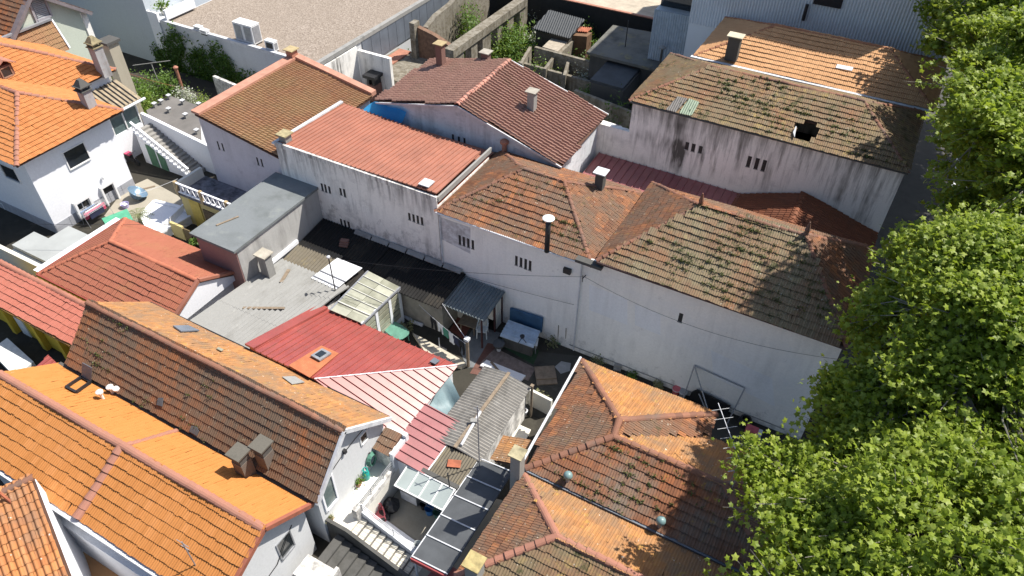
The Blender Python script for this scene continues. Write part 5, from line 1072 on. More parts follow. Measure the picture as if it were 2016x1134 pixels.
table('green oval plastic table half under the red roof edge', at(783, 668), math.radians(-12), 1.5, .95, .72, PLG, oval=True)
t = table('brown wooden table under the dark steel roof', at(925, 650), .1, 1.1, .8, .72, WOOD)
MB().bar((-.45, 0, .3), (.45, 0, .3), .05).build('stretcher', WOOD, t)
table('small white folding table beside the blue-white low roof', at(1045, 690), .35, .75, .6, .75, WHITEM, leg=GREYM)
# low blue-white roof and blue board
h = thing('kennel', 'low blue-white corrugated roof hutch against the long wall', 'hutch', at(1020, 665)); q = [W(x, y, .9) for x, y in ((984, 661), (1001, 630), (1064, 652), (1050, 684))]
sheets(h, q, plain('sheet_bluewhite', (.42, .5, .58), .5), 'roof_sheet', .8, .2, along=(q[2]-q[1])); MB().prism([p-V(0, 0, .1)-(p-sum(q, V(0,0,0))/4)*.12 for p in q], (0, 0, -.78)).build('wall', CONCD, h)
o = MB().prism([OY(x, y, 25.85) for x, y in ((1004, 607), (1068, 627), (1066, 655), (1003, 635))], (0, .1, 0)).build('board', plain('board_blue', (.035, .10, .19), .7, .2, 2)); tag(o, 'dark blue board leaning against the foot of the long wall', 'board')
h = thing('stool', 'small black spiky stand on the low hutch roof', 'stand', at(1028, 672, .95)); p = h.location
MB().lathe([(.1, .3), (.14, .42), (.05, .5)], 8, p).build('top', BLACK, h)
for a in (0, 2.1, 4.2): MB().tube([p+V(0, 0, .32), p+V(.25*math.cos(a), .25*math.sin(a), 0)], .02, 5).build('leg', BLACK, h)
h = thing('barbecue', 'round dark grill on a white foot on the green mat', 'barbecue', at(982, 690)); p = h.location
MB().lathe([(.12, 0), (.12, .3)], 10, p).build('foot', PALE, h); MB().lathe([(.1, .3), (.3, .42), (.34, .6), (.3, .62)], 12, p).build('bowl', DKGREY, h)
# post with white cap, washing line
h = thing('post', 'wooden post with white cap at the yard edge near the red roof', 'post', at(922, 722)); p = h.location; zt = post(922, 722, 0, 918, 670)[1]
MB().tube([p, p+V(0, 0, zt)], .09, 8).build('shaft', WOOD, h); BX(p.x-.13, p.x+.13, p.y-.13, p.y+.13, zt, zt+.16).build('cap', PALE, h); POST2 = p+V(0, 0, zt)
h = thing('post', 'thin black clothes post at the edge of the dark roof', 'post', at(868, 648)); p = h.location; zt = 2.5
MB().tube([p, p+V(0, 0, zt)], .04, 6).build('shaft', BLACK, h); POST3 = p+V(0, 0, zt)
LINE0, LINE1 = W(825, 600, 2.0), POST2+V(0, 0, -.35)
def sagged(a, b, s, n=10): return [a.lerp(b, i/n)-V(0, 0, s*4*(i/n)*(1-i/n)) for i in range(n+1)]
def wire(label, a, b, s, r=.012, mat=None): return tag(MB().tube(sagged(a, b, s, 14), r, 4).build('wire', mat or BLACK), label, 'wire')
wire('pale washing line with clothes crossing the yard', LINE0, LINE1, .15, .01, PALE)
for i, (t, w, hh, k, l) in enumerate(((.30, .45, .9, 'black', 'black trousers hanging first on the yard washing line'), (.45, .42, .65, 'white', 'white towel hanging next to the black trousers'), (.56, .42, .62, 'green', 'green towel on the yard washing line'), (.68, .4, .75, 'white', 'white cloth hanging between green towel and dark jacket'), (.78, .5, .6, 'navy', 'dark navy jacket on the yard washing line'), (.88, .4, 1.0, 'black', 'long dark leggings last on the yard washing line'))):
    a = LINE0.lerp(LINE1, t)-V(0, 0, .15*4*t*(1-t)); d = (LINE1-LINE0).normalized(); m = MB(); N = 5; M_ = 6; leg = 'legging' in l or 'trouser' in l
    for side in (-1, 1):
        k0 = len(m.v); sp = d.cross(V(0, 0, 1)).normalized()*.02*side
        for u in range(N+1):
            for v_ in range(M_+1):
                s = (u/N-.5)*w; z = -hh*v_/M_
                if leg and v_ > 2: s += math.copysign(.06, s)*(v_-2)/4 if u not in (0, N) else 0
                m.v.append(tuple(a+d*s+V(0, 0, z)+sp*(1+.8*math.sin(u*2.1+v_))))
        for u in range(N):
            for v_ in range(M_):
                if leg and u == 2 and v_ > 1: continue
                m.f.append((k0+u*(M_+1)+v_, k0+u*(M_+1)+v_+1, k0+(u+1)*(M_+1)+v_+1, k0+(u+1)*(M_+1)+v_))
    tag(m.build('laundry', FAB[k], smooth=True), l, 'laundry', 'clothes on the yard washing line')
h = thing('umbrella_base', 'black round parasol base with white pole in the yard', 'stand', at(866, 690)); p = h.location
MB().lathe([(.4, 0), (.4, .1), (.1, .16)], 14, p).build('base', BLACK, h); MB().tube([p, p+V(0, 0, 1.0)], .025).build('pole', PALE, h)
q = [W(x, y, .25) for x, y in ((812, 655), (845, 672), (905, 706), (918, 716), (908, 722), (880, 712), (835, 690))]; o = MB().prism(q, (0, 0, -.24)).build('stone_edge', plain('stone_edge', (.45, .41, .33), .9, .2, 4)); tag(o, 'pale stone edging below the rim of the red roof', 'edging')
o = MB().tube([at(792, 611, 0), at(795, 622, 0)+V(0, 0, .05), at(815, 634, .1), at(832, 640, .1)], .11, 8).build('drain_pipe', PALE); tag(o, 'pale drain pipe lying in the dark yard corner', 'pipe')
# along the long wall
for i, (bx, ty, l) in enumerate(((1098, 637, 'left of two brooms leaning on the long wall'), (1113, 645, 'right of two brooms leaning on the long wall'))):
    h = thing('broom', l, 'broom', at(bx, 676+i*5)); p = h.location; MB().tube([p, V(p.x, 25.98, 1.5)], .02, 5).build('handle', WOOD, h); BX(p.x-.2, p.x+.2, p.y-.05, p.y+.05, 0, .14).build('head', BLACK if i else PLG, h)
h = thing('bucket', 'black barrel by the blue board at the wall', 'barrel', at(1077, 655)); MB().lathe([(.24, 0), (.29, .35), (.26, .75), (.22, .78)], 12, h.location).build('body', BLACK, h)
h = thing('fan', 'white wire wheel fan standing at the foot of the long wall', 'fan', at(1155, 696)); p = h.location+V(0, .1, .42); m = MB()
for rr in (.4, .28, .14): m.tube([p+V(rr*math.cos(a), .02*rr, rr*math.sin(a)) for a in [2*math.pi*i/16 for i in range(17)]], .012, 4)
for i in range(8): a = math.pi*i/4; m.tube([p, p+V(.4*math.cos(a), 0, .4*math.sin(a))], .01, 4)
m.build('guard', GREYM, h); MB().tube([p, V(p.x, p.y, 0)], .03).build('stand', GREYM, h)
p = at(1240, 728); o = MB().prism([V(-9.3, 25.2, .015), V(-1.5, 25.35, .015), V(-1.5, 25.6, .015), V(-9.3, 25.5, .015)], (0, 0, .1)).build('wall_kerb', plain('kerb_green', (.07, .075, .05), .95)); tag(o, 'mossy kerb along the foot of the long wall', 'kerb')
# goal frame
GY = 25.55; gp_ = [OY(x, y, GY) for x, y in ((1345, 790), (1362, 730), (1462, 775), (1433, 830))]; gz = 1.7
h = thing('goal_frame', 'grey metal goal frame leaning against the long white wall', 'goal', V(-2, 25.5, 0))
a, b, c_, d_ = V(gp_[0].x, 25.1, .02), V(gp_[1].x, 25.95, gp_[1].z), V(gp_[2].x, 25.95, gp_[2].z), V(gp_[3].x, 25.1, .02)
for l, (p0, p1) in dict(post=(a, b), crossbar=(b, c_), post2=(c_, d_), brace=(b, V(d_.x-.5, 24.6, .02)), brace2=(V(gp_[3].x-1.0, 25.3, .02), c_-V(2.0, .3, 1.3))).items(): MB().tube([p0, p1], .035, 6).build(l.rstrip('2'), GREYM, h)
o = MB().prism([OY(x, y, 25.8) for x, y in ((1362, 772), (1372, 768), (1438, 800), (1428, 828), (1352, 790))], (0, .08, 0)).build('black_sheet', BLACK); tag(o, 'black rubber sheet leaning behind the goal frame', 'sheet')
for px_, py_, l, c_ in ((1330, 775, 'red and white toy bin near the goal frame', PLP), (1343, 780, 'grey wire basket beside the red toy bin', GREYM)):
    h = thing('bin', l, 'bin', at(px_, py_)); MB().lathe([(.16, 0), (.22, .4), (.23, .42), (.18, .43)], 12, h.location).build('body', c_, h); MB().lathe([(.235, .36), (.24, .42)], 12, h.location).build('rim', PALE, h)
h = thing('tyre_pile', 'dark coil of hose at the right foot of the long wall', 'hose', at(1466, 832)); m = MB()
for i in range(4): m.tube([h.location+V((.32-.03*i)*math.cos(a), (.32-.03*i)*math.sin(a), .06+.09*i) for a in [2*math.pi*k/14 for k in range(15)]], .05, 6)
m.build('coil', BLACK, h)
h = thing('toy_box', 'red toy box with white sides near the right wall foot', 'box', at(1478, 852)); p = h.location; BX(p.x-.3, p.x+.3, p.y-.2, p.y+.2, 0, .35).build('body', PLP, h); BX(p.x+.31, p.x+.5, p.y-.2, p.y+.2, 0, .3).build('side', WHITEM, h)
# plant pots between the sheds
for px_, py_, l in ((1023, 825, 'front white flower pot by the corrugated shed'), (1032, 815, 'rear white flower pot by the corrugated shed')):
    h = thing('flower_pot', l, 'flower pot', at(px_, py_)); MB().lathe([(.12, 0), (.18, .26), (.19, .3), (.15, .31)], 12, h.location).build('pot', PALE, h); MB().lathe([(.14, .3), (.05, .36)], 10, h.location).build('soil', plain('soil', (.04, .03, .02), .95) if py_ > 820 else bpy.data.materials['soil'], h)
o = MB().prism([W(x, y, .02) for x, y in ((1000, 860), (1015, 835), (1045, 848), (1035, 868))], (0, 0, .1)).build('doorstep', CREAMW); tag(o, 'cream concrete doorstep beside the corrugated shed', 'step')
o = wall_px('yard_wall', 'tan yard wall between corrugated shed and orange roof', (1042, 768), (1085, 790), 1.2, .15, CREAMW)
h = thing('post', 'brown wooden post at the end of the tan yard wall', 'post', at(1045, 820)); MB().tube([h.location, h.location+V(0, 0, 2.4)], .06, 6).build('shaft', WOOD, h); BX(h.location.x-.08, h.location.x+.08, h.location.y-.08, h.location.y+.08, 2.4, 2.46).build('cap', WOOD, h)
# pipe and rod on the corrugated shed roof
o = MB().tube([W(908, 876, 2.5), W(946, 810, 2.6)], .07, 8).build('pipe', PALE); tag(o, 'white pipe lying on the grey corrugated roof', 'pipe')
b, zt = post(944, 918, 2.2, 940, 800); o = thing('mast', 'tall thin grey mast between the corrugated roofs', 'mast', V(b.x, b.y, 0)); MB().tube([V(b.x, b.y, 0), V(b.x, b.y, zt)], .025).build('rod', GREYM, o); MB().bar(V(b.x-.2, b.y, zt-.2), V(b.x+.2, b.y, zt-.2), .02).build('arm', GREYM, o)
# terrace things
TZ = 1.4
h = thing('gas_bottle', 'teal gas bottle on the white terrace', 'gas bottle', at(722, 941, TZ)); p = h.location
MB().lathe([(.15, 0), (.16, .05), (.16, .42), (.1, .52), (.06, .55)], 16, p).build('body', PLT, h, smooth=True); MB().lathe([(.03, .55), (.03, .62)], 8, p).build('valve', PALE, h)
m = MB()
for i in range(8): a = 2*math.pi*i/8; a2 = 2*math.pi*(i+1)/8; m.bar(p+V(.12*math.cos(a), .12*math.sin(a), .66), p+V(.12*math.cos(a2), .12*math.sin(a2), .66), .03)
for i in range(4): a = math.pi*i/2; m.bar(p+V(.12*math.cos(a), .12*math.sin(a), .5), p+V(.12*math.cos(a), .12*math.sin(a), .66), .02)
m.build('collar', PLT, h)
POTS = []
def pot(label, p, r, mat): 
    h = thing('potted_plant', label, 'potted plant', p); MB().lathe([(r*.7, 0), (r, r*1.3), (r*1.1, r*1.4), (r*.9, r*1.42)], 14, p).build('pot', mat, h); POTS.append((h, r)); return h
pot('green plant in a terracotta pot on the white terrace', at(706, 955, TZ), .17, TERRA); pot('small dry plant in a pot at the terrace edge', at(652, 1026, TZ), .12, TERRA)
h = thing('hose_reel', 'green garden hose hung on the gable wall', 'hose', V(-14.35, 13.75, 2.2)); m = MB()
for i in range(4): m.tube([V(-14.42+.04*i, 13.75+(.3-.03*i)*math.cos(a), 2.15+(.42-.03*i)*math.sin(a)) for a in [2*math.pi*k/14 for k in range(15)]], .03, 6)
m.build('coil', PLG, h); BX(-14.47, -14.4, 13.7, 13.8, 2.4, 2.6).build('hook', BLACK, h)
# court below
h = thing('appliance', 'old white washing machine under the glazed awning', 'washing machine', at(806, 990)); p = h.location
BX(p.x-.45, p.x+.45, p.y, p.y+.6, .04, .85).build('casing', CONC, h); BX(p.x-.43, p.x+.43, p.y-.02, p.y-.003, .1, .7).build('door', PALE, h); BX(p.x-.47, p.x+.47, p.y-.03, p.y+.62, .853, .9).build('lid', CONCD, h)
c = chair('pink plastic chair in the small court', at(748, 1022), .9, PLP, .9)
for px_, py_, l, c_, r_, h_ in ((846, 1010, 'blue bucket in the small court', PLB, .2, .4), (862, 1015, 'green basket in the small court', PLG, .22, .35), (824, 1083, 'white bucket at the end of dark panels', PLW, .19, .5), (835, 1000, 'black bucket beside the blue one', FAB['black'], .17, .35)):
    h = thing('bucket', l, 'bucket', at(px_, py_)); MB().lathe([(r_*.8, 0), (r_, h_), (r_*1.06, h_), (r_*1.0, h_-.02), (r_*.75, .05)], 16, h.location).build('body', c_, h, smooth=False); MB().tube([h.location+V(r_*math.cos(a), 0, h_+.02+r_*.5*math.sin(a)) for a in [math.pi*k/8 for k in range(9)]], .012, 5).build('handle', GREYM, h)
for px_, py_, l, s in ((770, 1000, 'larger black refuse bag in the court corner', .38), (757, 1018, 'smaller black refuse bag in the court corner', .28)):
    h = thing('refuse_bag', l, 'bag', at(px_, py_)); m = MB().lathe([(.2*s, 0), (1.0*s, .25*s), (1.05*s, .8*s), (.6*s, 1.4*s), (.12*s, 1.7*s), (.2*s, 1.9*s)], 10, h.location); m.v = [(x+random.gauss(0, .03), y+random.gauss(0, .03), max(0, z)) for x, y, z in m.v]; m.build('bag', BLACK, h); BX(h.location.x-.04, h.location.x+.04, h.location.y-.04, h.location.y+.04, 1.62*s, 1.75*s).build('knot', BLACK, h)
o = MB().prism([at(905, 990, 0), at(905, 1000, 0), at(830, 1100, 0), at(820, 1085, 0)], (0, 0, .02)).build('step_edge', PALE); bpy.data.objects.remove(o)
o = MB().prism([V(-13.2, 11.85, .01), V(-10.4, 11.85, .01), V(-10.4, 12.2, .01), V(-12.9, 12.5, .01)], (0, 0, .08)).build('white_ledge', WHITEB); tag(o, 'sunlit white ledge beside the tiled stair rail', 'ledge')
# ---- left patio things
h = thing('tub', 'large round blue grey washtub by the white house door', 'tub', at(270, 392)); m = MB().lathe([(.42, 0), (.62, .38), (.66, .4), (.62, .37), (.4, .06)], 20, (0, 0, 0), cap=False); m.f.append(tuple(4*20+i for i in range(20)))
R_ = Matrix.Rotation(math.radians(-28), 4, 'X') @ Matrix.Rotation(math.radians(20), 4, 'Y'); m.v = [tuple(R_ @ Vector(v_)+h.location+V(0, 0, .25)) for v_ in m.v]; m.build('bowl', TUBM, h, smooth=True); BX(h.location.x-.3, h.location.x+.3, h.location.y-.1, h.location.y+.2, 0, .3).build('stand', CONC, h)
h = thing('laundry_bag', 'lilac plastic laundry tub by the door', 'tub', at(248, 408)); m = MB().lathe([(.2, 0), (.27, .3), (.29, .31), (.26, .29), (.19, .04)], 16, h.location, cap=False); m.f.append(tuple(4*16+i for i in range(16))); m.build('body', PLL, h); BX(h.location.x-.16, h.location.x+.16, h.location.y-.12, h.location.y+.12, .05, .27).build('washing', FAB['white'], h)
q = [W(x, y, 1.0) for x, y in ((200, 430), (250, 411), (262, 432), (214, 452))]; o = MB().prism(q, (0, 0, -.06)).build('green_board', GREENP); tag(o, 'flat green board near the drying rack', 'board')
for p in (q[0], q[2]): MB().tube([V(p.x*.999, p.y, 0), V(p.x*.999, p.y, .95)], .04).build('leg', WOOD, o)
h = thing('drying_rack', 'white drying rack full of clothes by the white house', 'drying rack', at(195, 432)); p = h.location; dY = V(0, 1, 0)
for sx in (-.35, .35): MB().tube([p+V(sx, -.9, 0), p+V(sx*.2, -.9, .95)], .015, 5).tube([p+V(sx, .9, 0), p+V(sx*.2, .9, .95)], .015, 5).build('leg', GREYM, h)
for i in range(7): x0 = -.36+i*.12; MB().tube([p+V(x0, -1.0, .95), p+V(x0, 1.0, .95)], .01, 4).build('rail', PALE, h)
for i, k in enumerate(('blue', 'navy', 'white', 'pink', 'pink', 'navy')):
    x0 = -.3+i*.12; o = BX(p.x+x0-.02, p.x+x0+.02, p.y-.8+.1*(i % 3), p.y+.3+.15*(i % 4), .5 if i % 2 else .6, .965).build('laundry', FAB[k]); tag(o, ['pale blue shirt at the house side of the drying rack', 'navy jeans second on the drying rack', 'white sheet in the middle of the drying rack', 'pink towel fourth on the drying rack', 'pink blanket fifth on the drying rack', 'navy sweater at the outer side of the drying rack'][i], 'laundry', 'clothes on the drying rack')
h = thing('planter', 'white walled garden bed with pale gravel on the patio', 'planter', at(330, 435)); q = [W(x, y, .55) for x, y in ((278, 425), (305, 397), (352, 408), (378, 425), (300, 470))]
MB().prism(q, (0, 0, -.54)).build('bed', WHITEB, h)
for i in range(5): MB().bar(q[i]+V(0, 0, .06), q[(i+1) % 5]+V(0, 0, .06), .18, .14).build('kerb', WHITEB, h)
o = wall_px('patio_wall', 'high white wall beside the palm and garden bed', (300, 462), (362, 402), 1.0, .12, WHITEB)
h = thing('shelter', 'low cream corner wall with gate beside the cream house', 'wall', at(362, 470)); p = h.location; BX(p.x-.8, p.x+.3, p.y-.08, p.y+.08, 0, 1.1).build('wall', CREAM, h); BX(p.x+.32, p.x+.9, p.y-.03, p.y+.03, .05, 1.0).build('gate', plain('gate_brown', (.16, .12, .06), .8), h)
h = thing('scooter', 'dark motor scooter with pink cloth parked under the stair', 'scooter', at(262, 322)); p = h.location
m = MB().box(p.x-.5, p.x+.5, p.y-.14, p.y+.14, .3, .6); m.box(p.x-.45, p.x+.1, p.y-.16, p.y+.16, .6, .8).build('body', BLACK, h)
for sx in (-.55, .55): MB().tube([p+V(sx, -.06, .25), p+V(sx, .06, .25)], .25, 14).build('wheel', BLACK, h)
MB().tube([p+V(.5, 0, .4), p+V(.38, 0, 1.05)], .03).bar(p+V(.38, -.3, 1.05), p+V(.38, .3, 1.05), .04).build('handlebar', GREYM, h); MB().box(p.x-.3, p.x+.2, p.y-.2, p.y+.2, .82, .9).build('cloth', FAB['pink'], h)
# ---- wires
wl = OY(1151, 545, 25.62)
wire('black cable from the thin pole to the wall bracket', POLE1, wl, .3)
wire('black cable drooping along the long white wall to the right', wl, OY(1655, 708, 25.7), .9)
wire('black cable crossing the foot of the long wall', OY(905, 540, 25.85), OY(1130, 600, 25.85), .05)
wire('pale rope from the clothes post to the white-capped post', POST3, POST2, .05, .015, PALE)
wire('thin cable over the orange-red hip roof', W(60, 441, 3.2), W(385, 441, 3.3), .05, .012)
wire('pair of clothes cables near the stair foot', W(270, 382, 1.5), W(350, 352, 1.6), .05, .012, PALE)
wire('clothes wire over the shrubs behind the veranda', W(228, 136, 4.0), W(345, 170, 2.5), .1, .012, RUSTM)
h = thing('clothes_post', 'leaning clothes post in the overgrown back yard', 'post', at(320, 182)); MB().tube([h.location, h.location+V(-.2, 0, 2.6)], .05).build('shaft', CONC, h); MB().tube([h.location+V(-1.5, -.8, 2.4), h.location+V(1.2, .8, 2.8)], .03).build('arm', CONC, h)
h = thing('post', 'short terracotta pillar behind the white blossom shrub', 'post', at(360, 178)); MB().tube([h.location, h.location+V(0, 0, 2.0)], .13, 8).build('shaft', TERRA, h); MB().lathe([(.2, 2.0), (.22, 2.1), (.1, 2.2)], 10, h.location).build('cap', TERRA, h)
b, zt = post(1299, 128, 4.0, 1299, 95); h = thing('flue', 'grey flue pipe with round cap by the mossy roof', 'flue', V(b.x, b.y, 3.7)); MB().tube([V(b.x, b.y, 3.7), V(b.x, b.y, zt)], .1, 8).build('pipe', CONCD, h); MB().lathe([(.1, 0), (.3, .05), (.3, .12), (.05, .25)], 12, (b.x, b.y, zt)).build('cap', CONC, h)
# ================================================================== PLANTS
def leafmat(name, cols, transl=.35, rough=.5):
    n = NT(name); at_ = n.n('ShaderNodeAttribute'); at_.attribute_name = 'rnd'; oi = n.n('ShaderNodeObjectInfo'); r = n.math('FRACT', n.math('ADD', oi.outputs['Random'], at_.outputs['Fac']))
    c = n.ramp(r, [(i/(len(cols)-1), q) for i, q in enumerate(cols)]); n.fin(c, rough, spec=.35)
    tr = n.n('ShaderNodeBsdfTranslucent'); n.l(n.mix(.5, c, (.35, .45, .03)), tr.inputs[0]); mx = n.n('ShaderNodeMixShader'); mx.inputs[0].default_value = transl
    n.l(n.b.outputs[0], mx.inputs[1]); n.l(tr.outputs[0], mx.inputs[2]); n.l(mx.outputs[0], n.out.inputs[0]); return n.m
PLANE = leafmat('plane_leaf', [(.12, .18, .014), (.21, .285, .026), (.3, .375, .045), (.16, .23, .02), (.38, .44, .085)], .42, .5)
BUSH = leafmat('bush_leaf', [(.06, .12, .02), (.1, .18, .03), (.14, .24, .04)], .3)
LIME = leafmat('lime_leaf', [(.14, .22, .03), (.2, .3, .05), (.26, .32, .06)], .3)
IVYM = leafmat('ivy_leaf', [(.03, .075, .014), (.055, .12, .02), (.085, .165, .028)], .25)
WFLOW = leafmat('white_blossom', [(.4, .42, .35), (.55, .56, .5), (.3, .35, .2)], .2)
MOSSM = leafmat('moss_tuft', [(.035, .045, .012), (.06, .075, .018), (.1, .115, .025)], .15)
DRY = leafmat('dry_weed', [(.2, .2, .1), (.3, .28, .16), (.14, .18, .06)], .2)
def star(n=5, depth=.58):
    v = [(0, 0, .02)]; ang = [-150, -95, -55, -15, 30, 90, 150, 195]
    for i in range(2*n):
        a = math.radians(-90+360*i/(2*n)); r = 1.0 if i % 2 else depth
        if i == 0: r = .55
        v.append((r*math.cos(a), r*math.sin(a)+.0, -.18*r*r))
    return np.array(v), np.array([(0, i+1, (i+1) % (2*n)+1) for i in range(2*n)])
STAR = star(); DIA = (np.array([(0, -1, 0), (.45, 0, .1), (0, 1, 0), (-.45, 0, .1)]), np.array([(0, 1, 3), (1, 2, 3)]))
def leaves(pts, size, tmpl, up=.8, rng=np.random, sj=.45):
    n = len(pts); tv, tf = tmpl
    nz = rng.normal(0, .7, (n, 3)); nz[:, 2] = np.abs(nz[:, 2])*.7+up*.7; nz /= np.linalg.norm(nz, axis=1)[:, None]
    a = rng.normal(0, 1, (n, 3)); x = a-nz*(a*nz).sum(1)[:, None]; x /= np.linalg.norm(x, axis=1)[:, None]; y = np.cross(nz, x)
    s = size*(1+rng.uniform(-sj, sj, n)); A = np.stack([x, y, nz], 1)*s[:, None, None]
    return A
def leaf_mesh(name, pts, size, tmpl, mat, up=.8):
    A = leaves(pts, size, tmpl, up); tv, tf = tmpl; v = np.einsum('vk,nkj->nvj', tv, A)+pts[:, None, :]; f = tf[None]+(np.arange(len(pts))*len(tv))[:, None, None]
    return np_mesh(name, v.reshape(-1, 3), f.reshape(-1, 3), mat, np.repeat(np.random.rand(len(pts)), len(tf)))
BARK = plain('plane_bark', (.25, .23, .19), .9, .4, 5, bump=.4)
def tree(label, base, blobs, nclump, nleaf, size, seed, single=300, nspray=150):
    rg = np.random.RandomState(seed); t = thing('plane_tree', label, 'tree', V(*base, 0), 'plane trees along the street'); b0 = V(*base, 0)
    C = []; P = []
    for c, rd in blobs:                      # boughs: flattened domes of leaf clumps with gaps between them
        nb_ = max(5, int(nclump*(rd[0]*rd[1])**.5/4.4)); k = 0
        for i in range(nb_):
            d = rg.normal(0, 1, 3); d /= np.linalg.norm(d); d[2] = abs(d[2])*(1 if rg.rand() < .82 else -.6)
            bc = np.array(c)+d*np.array(rd)*(.72+.34*rg.rand()); br = rg.uniform(.75, 1.35)*min(1, rd[0]/2.6)
            for q in range(int(11*br*br)+4):
                e = rg.normal(0, 1, 3); e /= np.linalg.norm(e); e[2] = abs(e[2])-.15
                cc = bc+e*np.array([br, br, br*.55])*rg.uniform(.45, 1.05); C.append(cc); s_ = rg.uniform(.2, .36)
                P.append(rg.normal(0, 1, (int(nleaf*.16), 3))*np.array([s_, s_, s_*.5])+cc)
    for i in range(nspray):                   # loose sprays sticking out of the crown
        c, rd = blobs[rg.randint(len(blobs))]; d = rg.normal(0, 1, 3); d /= np.linalg.norm(d); d[2] = abs(d[2])*.7
        cc = np.array(c)+d*np.array(rd)*rg.uniform(1.04, 1.26); C.append(cc); s_ = rg.uniform(.14, .3)
        P.append(rg.normal(0, 1, (rg.randint(10, 30), 3))*np.array([s_, s_, s_*.6])+cc)
    C = np.array(C); P = np.concatenate(P); nclump = len(C)
    cr = MB(); top = V(base[0], base[1], 7.0); cr.tube([b0, V(base[0]+.1, base[1], 3.5), top], [.36, .3, .25], 10); cr.build('trunk', BARK, t)
    lm = MB(); hubs = []
    for i in range(16):
        c = C[rg.randint(nclump)]; e = top.lerp(Vector(c), .85); mid = top.lerp(e, .5)+V(0, 0, .7); lm.tube([top-V(0, 0, .6), mid, e], [.15, .09, .04], 6); hubs += [mid, e]
    hb = np.array([tuple(q) for q in hubs])
    for c in list(C[:-nspray:3])+list(C[-nspray:]):
        k = hb[np.argmin(((hb-c)**2).sum(1))]; a = Vector(k); b = Vector(c); m = a.lerp(b, .5)+V(rg.normal(0, .2), rg.normal(0, .2), .15); lm.tube([a, m, b, b+(b-m)*.3], [.04, .025, .014, .006], 4)
    lm.build('limbs', BARK, t)
    d = np.linalg.norm(P-np.array([0, 0, 30.]), axis=1)
    key = []
    fwv = np.array(FW); rel = P-np.array([0, 0, 30.]); k = rel@fwv; x = 1008+F*(rel@np.array(RT))/k; y = 567-F*(rel@np.array(UP))/k
    ok = (x > 0) & (x < 2016) & (y > 0) & (y < 1134)
    order = np.argsort(np.where(ok, d, 1e6)); ns = min(single, int(ok.sum())); pick = order[:ns]; rest = order[ns:]
    cw = obj('crown', leaf_mesh('crown', P[rest], size, STAR, PLANE), t); cw['kind'] = 'stuff'
    if ns:
        me = np_mesh('leaf', STAR[0], STAR[1], PLANE); A = leaves(P[pick], size, STAR)
        for a, p in zip(A, P[pick]):
            o = bpy.data.objects.new('leaf', me); col.objects.link(o); o.parent = cw
            o.matrix_basis = Matrix(((a[0][0], a[1][0], a[2][0], p[0]), (a[0][1], a[1][1], a[2][1], p[1]), (a[0][2], a[1][2], a[2][2], p[2]), (0, 0, 0, 1)))
tree('nearest plane tree filling the bottom right corner', (8.6, 11.5), [((6.5, 8.6, 10.0), (4.8, 4.4, 3.4)), ((7.2, 12.6, 11.4), (5.3, 4.0, 3.6)), ((2.6, 15.0, 9.8), (2.2, 1.6, 1.4)), ((3.0, 10.2, 9.4), (2.2, 2.0, 1.6)), ((8.5, 6.0, 10.0), (4.0, 4.0, 3.0)), ((7.0, 15.6, 10.6), (3.6, 2.2, 2.8))], 58, 240, .094, 3)
tree('second plane tree from the bottom beside the mossy roof', (8.4, 21.0), [((7.2, 18.2, 11.0), (4.9, 3.8, 3.8)), ((7.7, 22.8, 12.2), (5.2, 4.2, 4.2)), ((4.0, 22.6, 11.0), (2.0, 2.2, 1.9)), ((4.0, 18.6, 10.6), (2.0, 1.8, 1.6)), ((4.4, 25.6, 11.6), (1.9, 1.8, 1.8)), ((5.6, 21.5, 14.4), (2.6, 3.2, 1.7))], 58, 240, .094, 4)
tree('third plane tree with a gap of shaded pavement beside it', (9.6, 31.5), [((8.6, 28.4, 12.6), (5.0, 4.4, 4.6)), ((8.8, 33.0, 13.2), (5.2, 4.4, 4.8)), ((5.4, 30.5, 15.6), (2.4, 3.0, 1.9))], 56, 210, .105, 5)
tree('fourth plane tree beside the clean orange hip roof', (9.0, 42.0), [((7.9, 40.0, 12.6), (5.2, 4.8, 4.6)), ((8.0, 45.0, 12.8), (5.4, 4.8, 4.6)), ((7.0, 36.2, 11.6), (3.4, 2.4, 3.6))], 54, 160, .13, 6, 200)
tree('farthest plane tree at the top right corner', (9.0, 54.0), [((6.8, 51.0, 12.8), (5.6, 5.4, 5.0)), ((7.4, 57.5, 13.2), (6.2, 5.6, 5.2)), ((7.6, 64, 13.2), (6.2, 5.4, 5)), ((6.4, 47.6, 12.0), (3.6, 2.8, 4.0))], 50, 140, .15, 7, 150)
def shrub(label, p, r, hgt, n, mat, size=.07, name='shrub', up=.5, cat='shrub', group=None, stems=5):
    q = px_of(p); p = W(q[0], q[1], hgt*.55); p.z = 0.0
    t = thing(name, label, cat, p, group); K = max(5, int(n/45)); P = []
    for i in range(K):
        d = np.random.normal(0, 1, 3); d /= np.linalg.norm(d); d[2] = abs(d[2]); c = np.array([p.x, p.y, p.z])+d*np.array([r, r, hgt])*(.4+.5*np.random.rand()); P.append(np.random.normal(0, 1, (int(n/K), 3))*np.array([r*.28, r*.28, hgt*.2])+c)
    P = np.concatenate(P); P[:, 2] = np.maximum(P[:, 2], p.z+.03)
    o = obj('foliage', leaf_mesh('foliage', P, size, DIA, mat, up), t); o['kind'] = 'stuff'; m = MB()
    for i in range(stems): a = random.uniform(0, 6.28); m.tube([p, p+V(.4*r*math.cos(a), .4*r*math.sin(a), hgt*.7)], [.03, .01], 4)
    m.build('stems', BARK, t); return t
shrub('light green bush beside the veranda roof', at(262, 175), 1.7, 2.6, 1800, BUSH, .10); shrub('yellow green bush in front of the veranda bush', at(290, 195), 1.3, 1.5, 1000, LIME, .09)
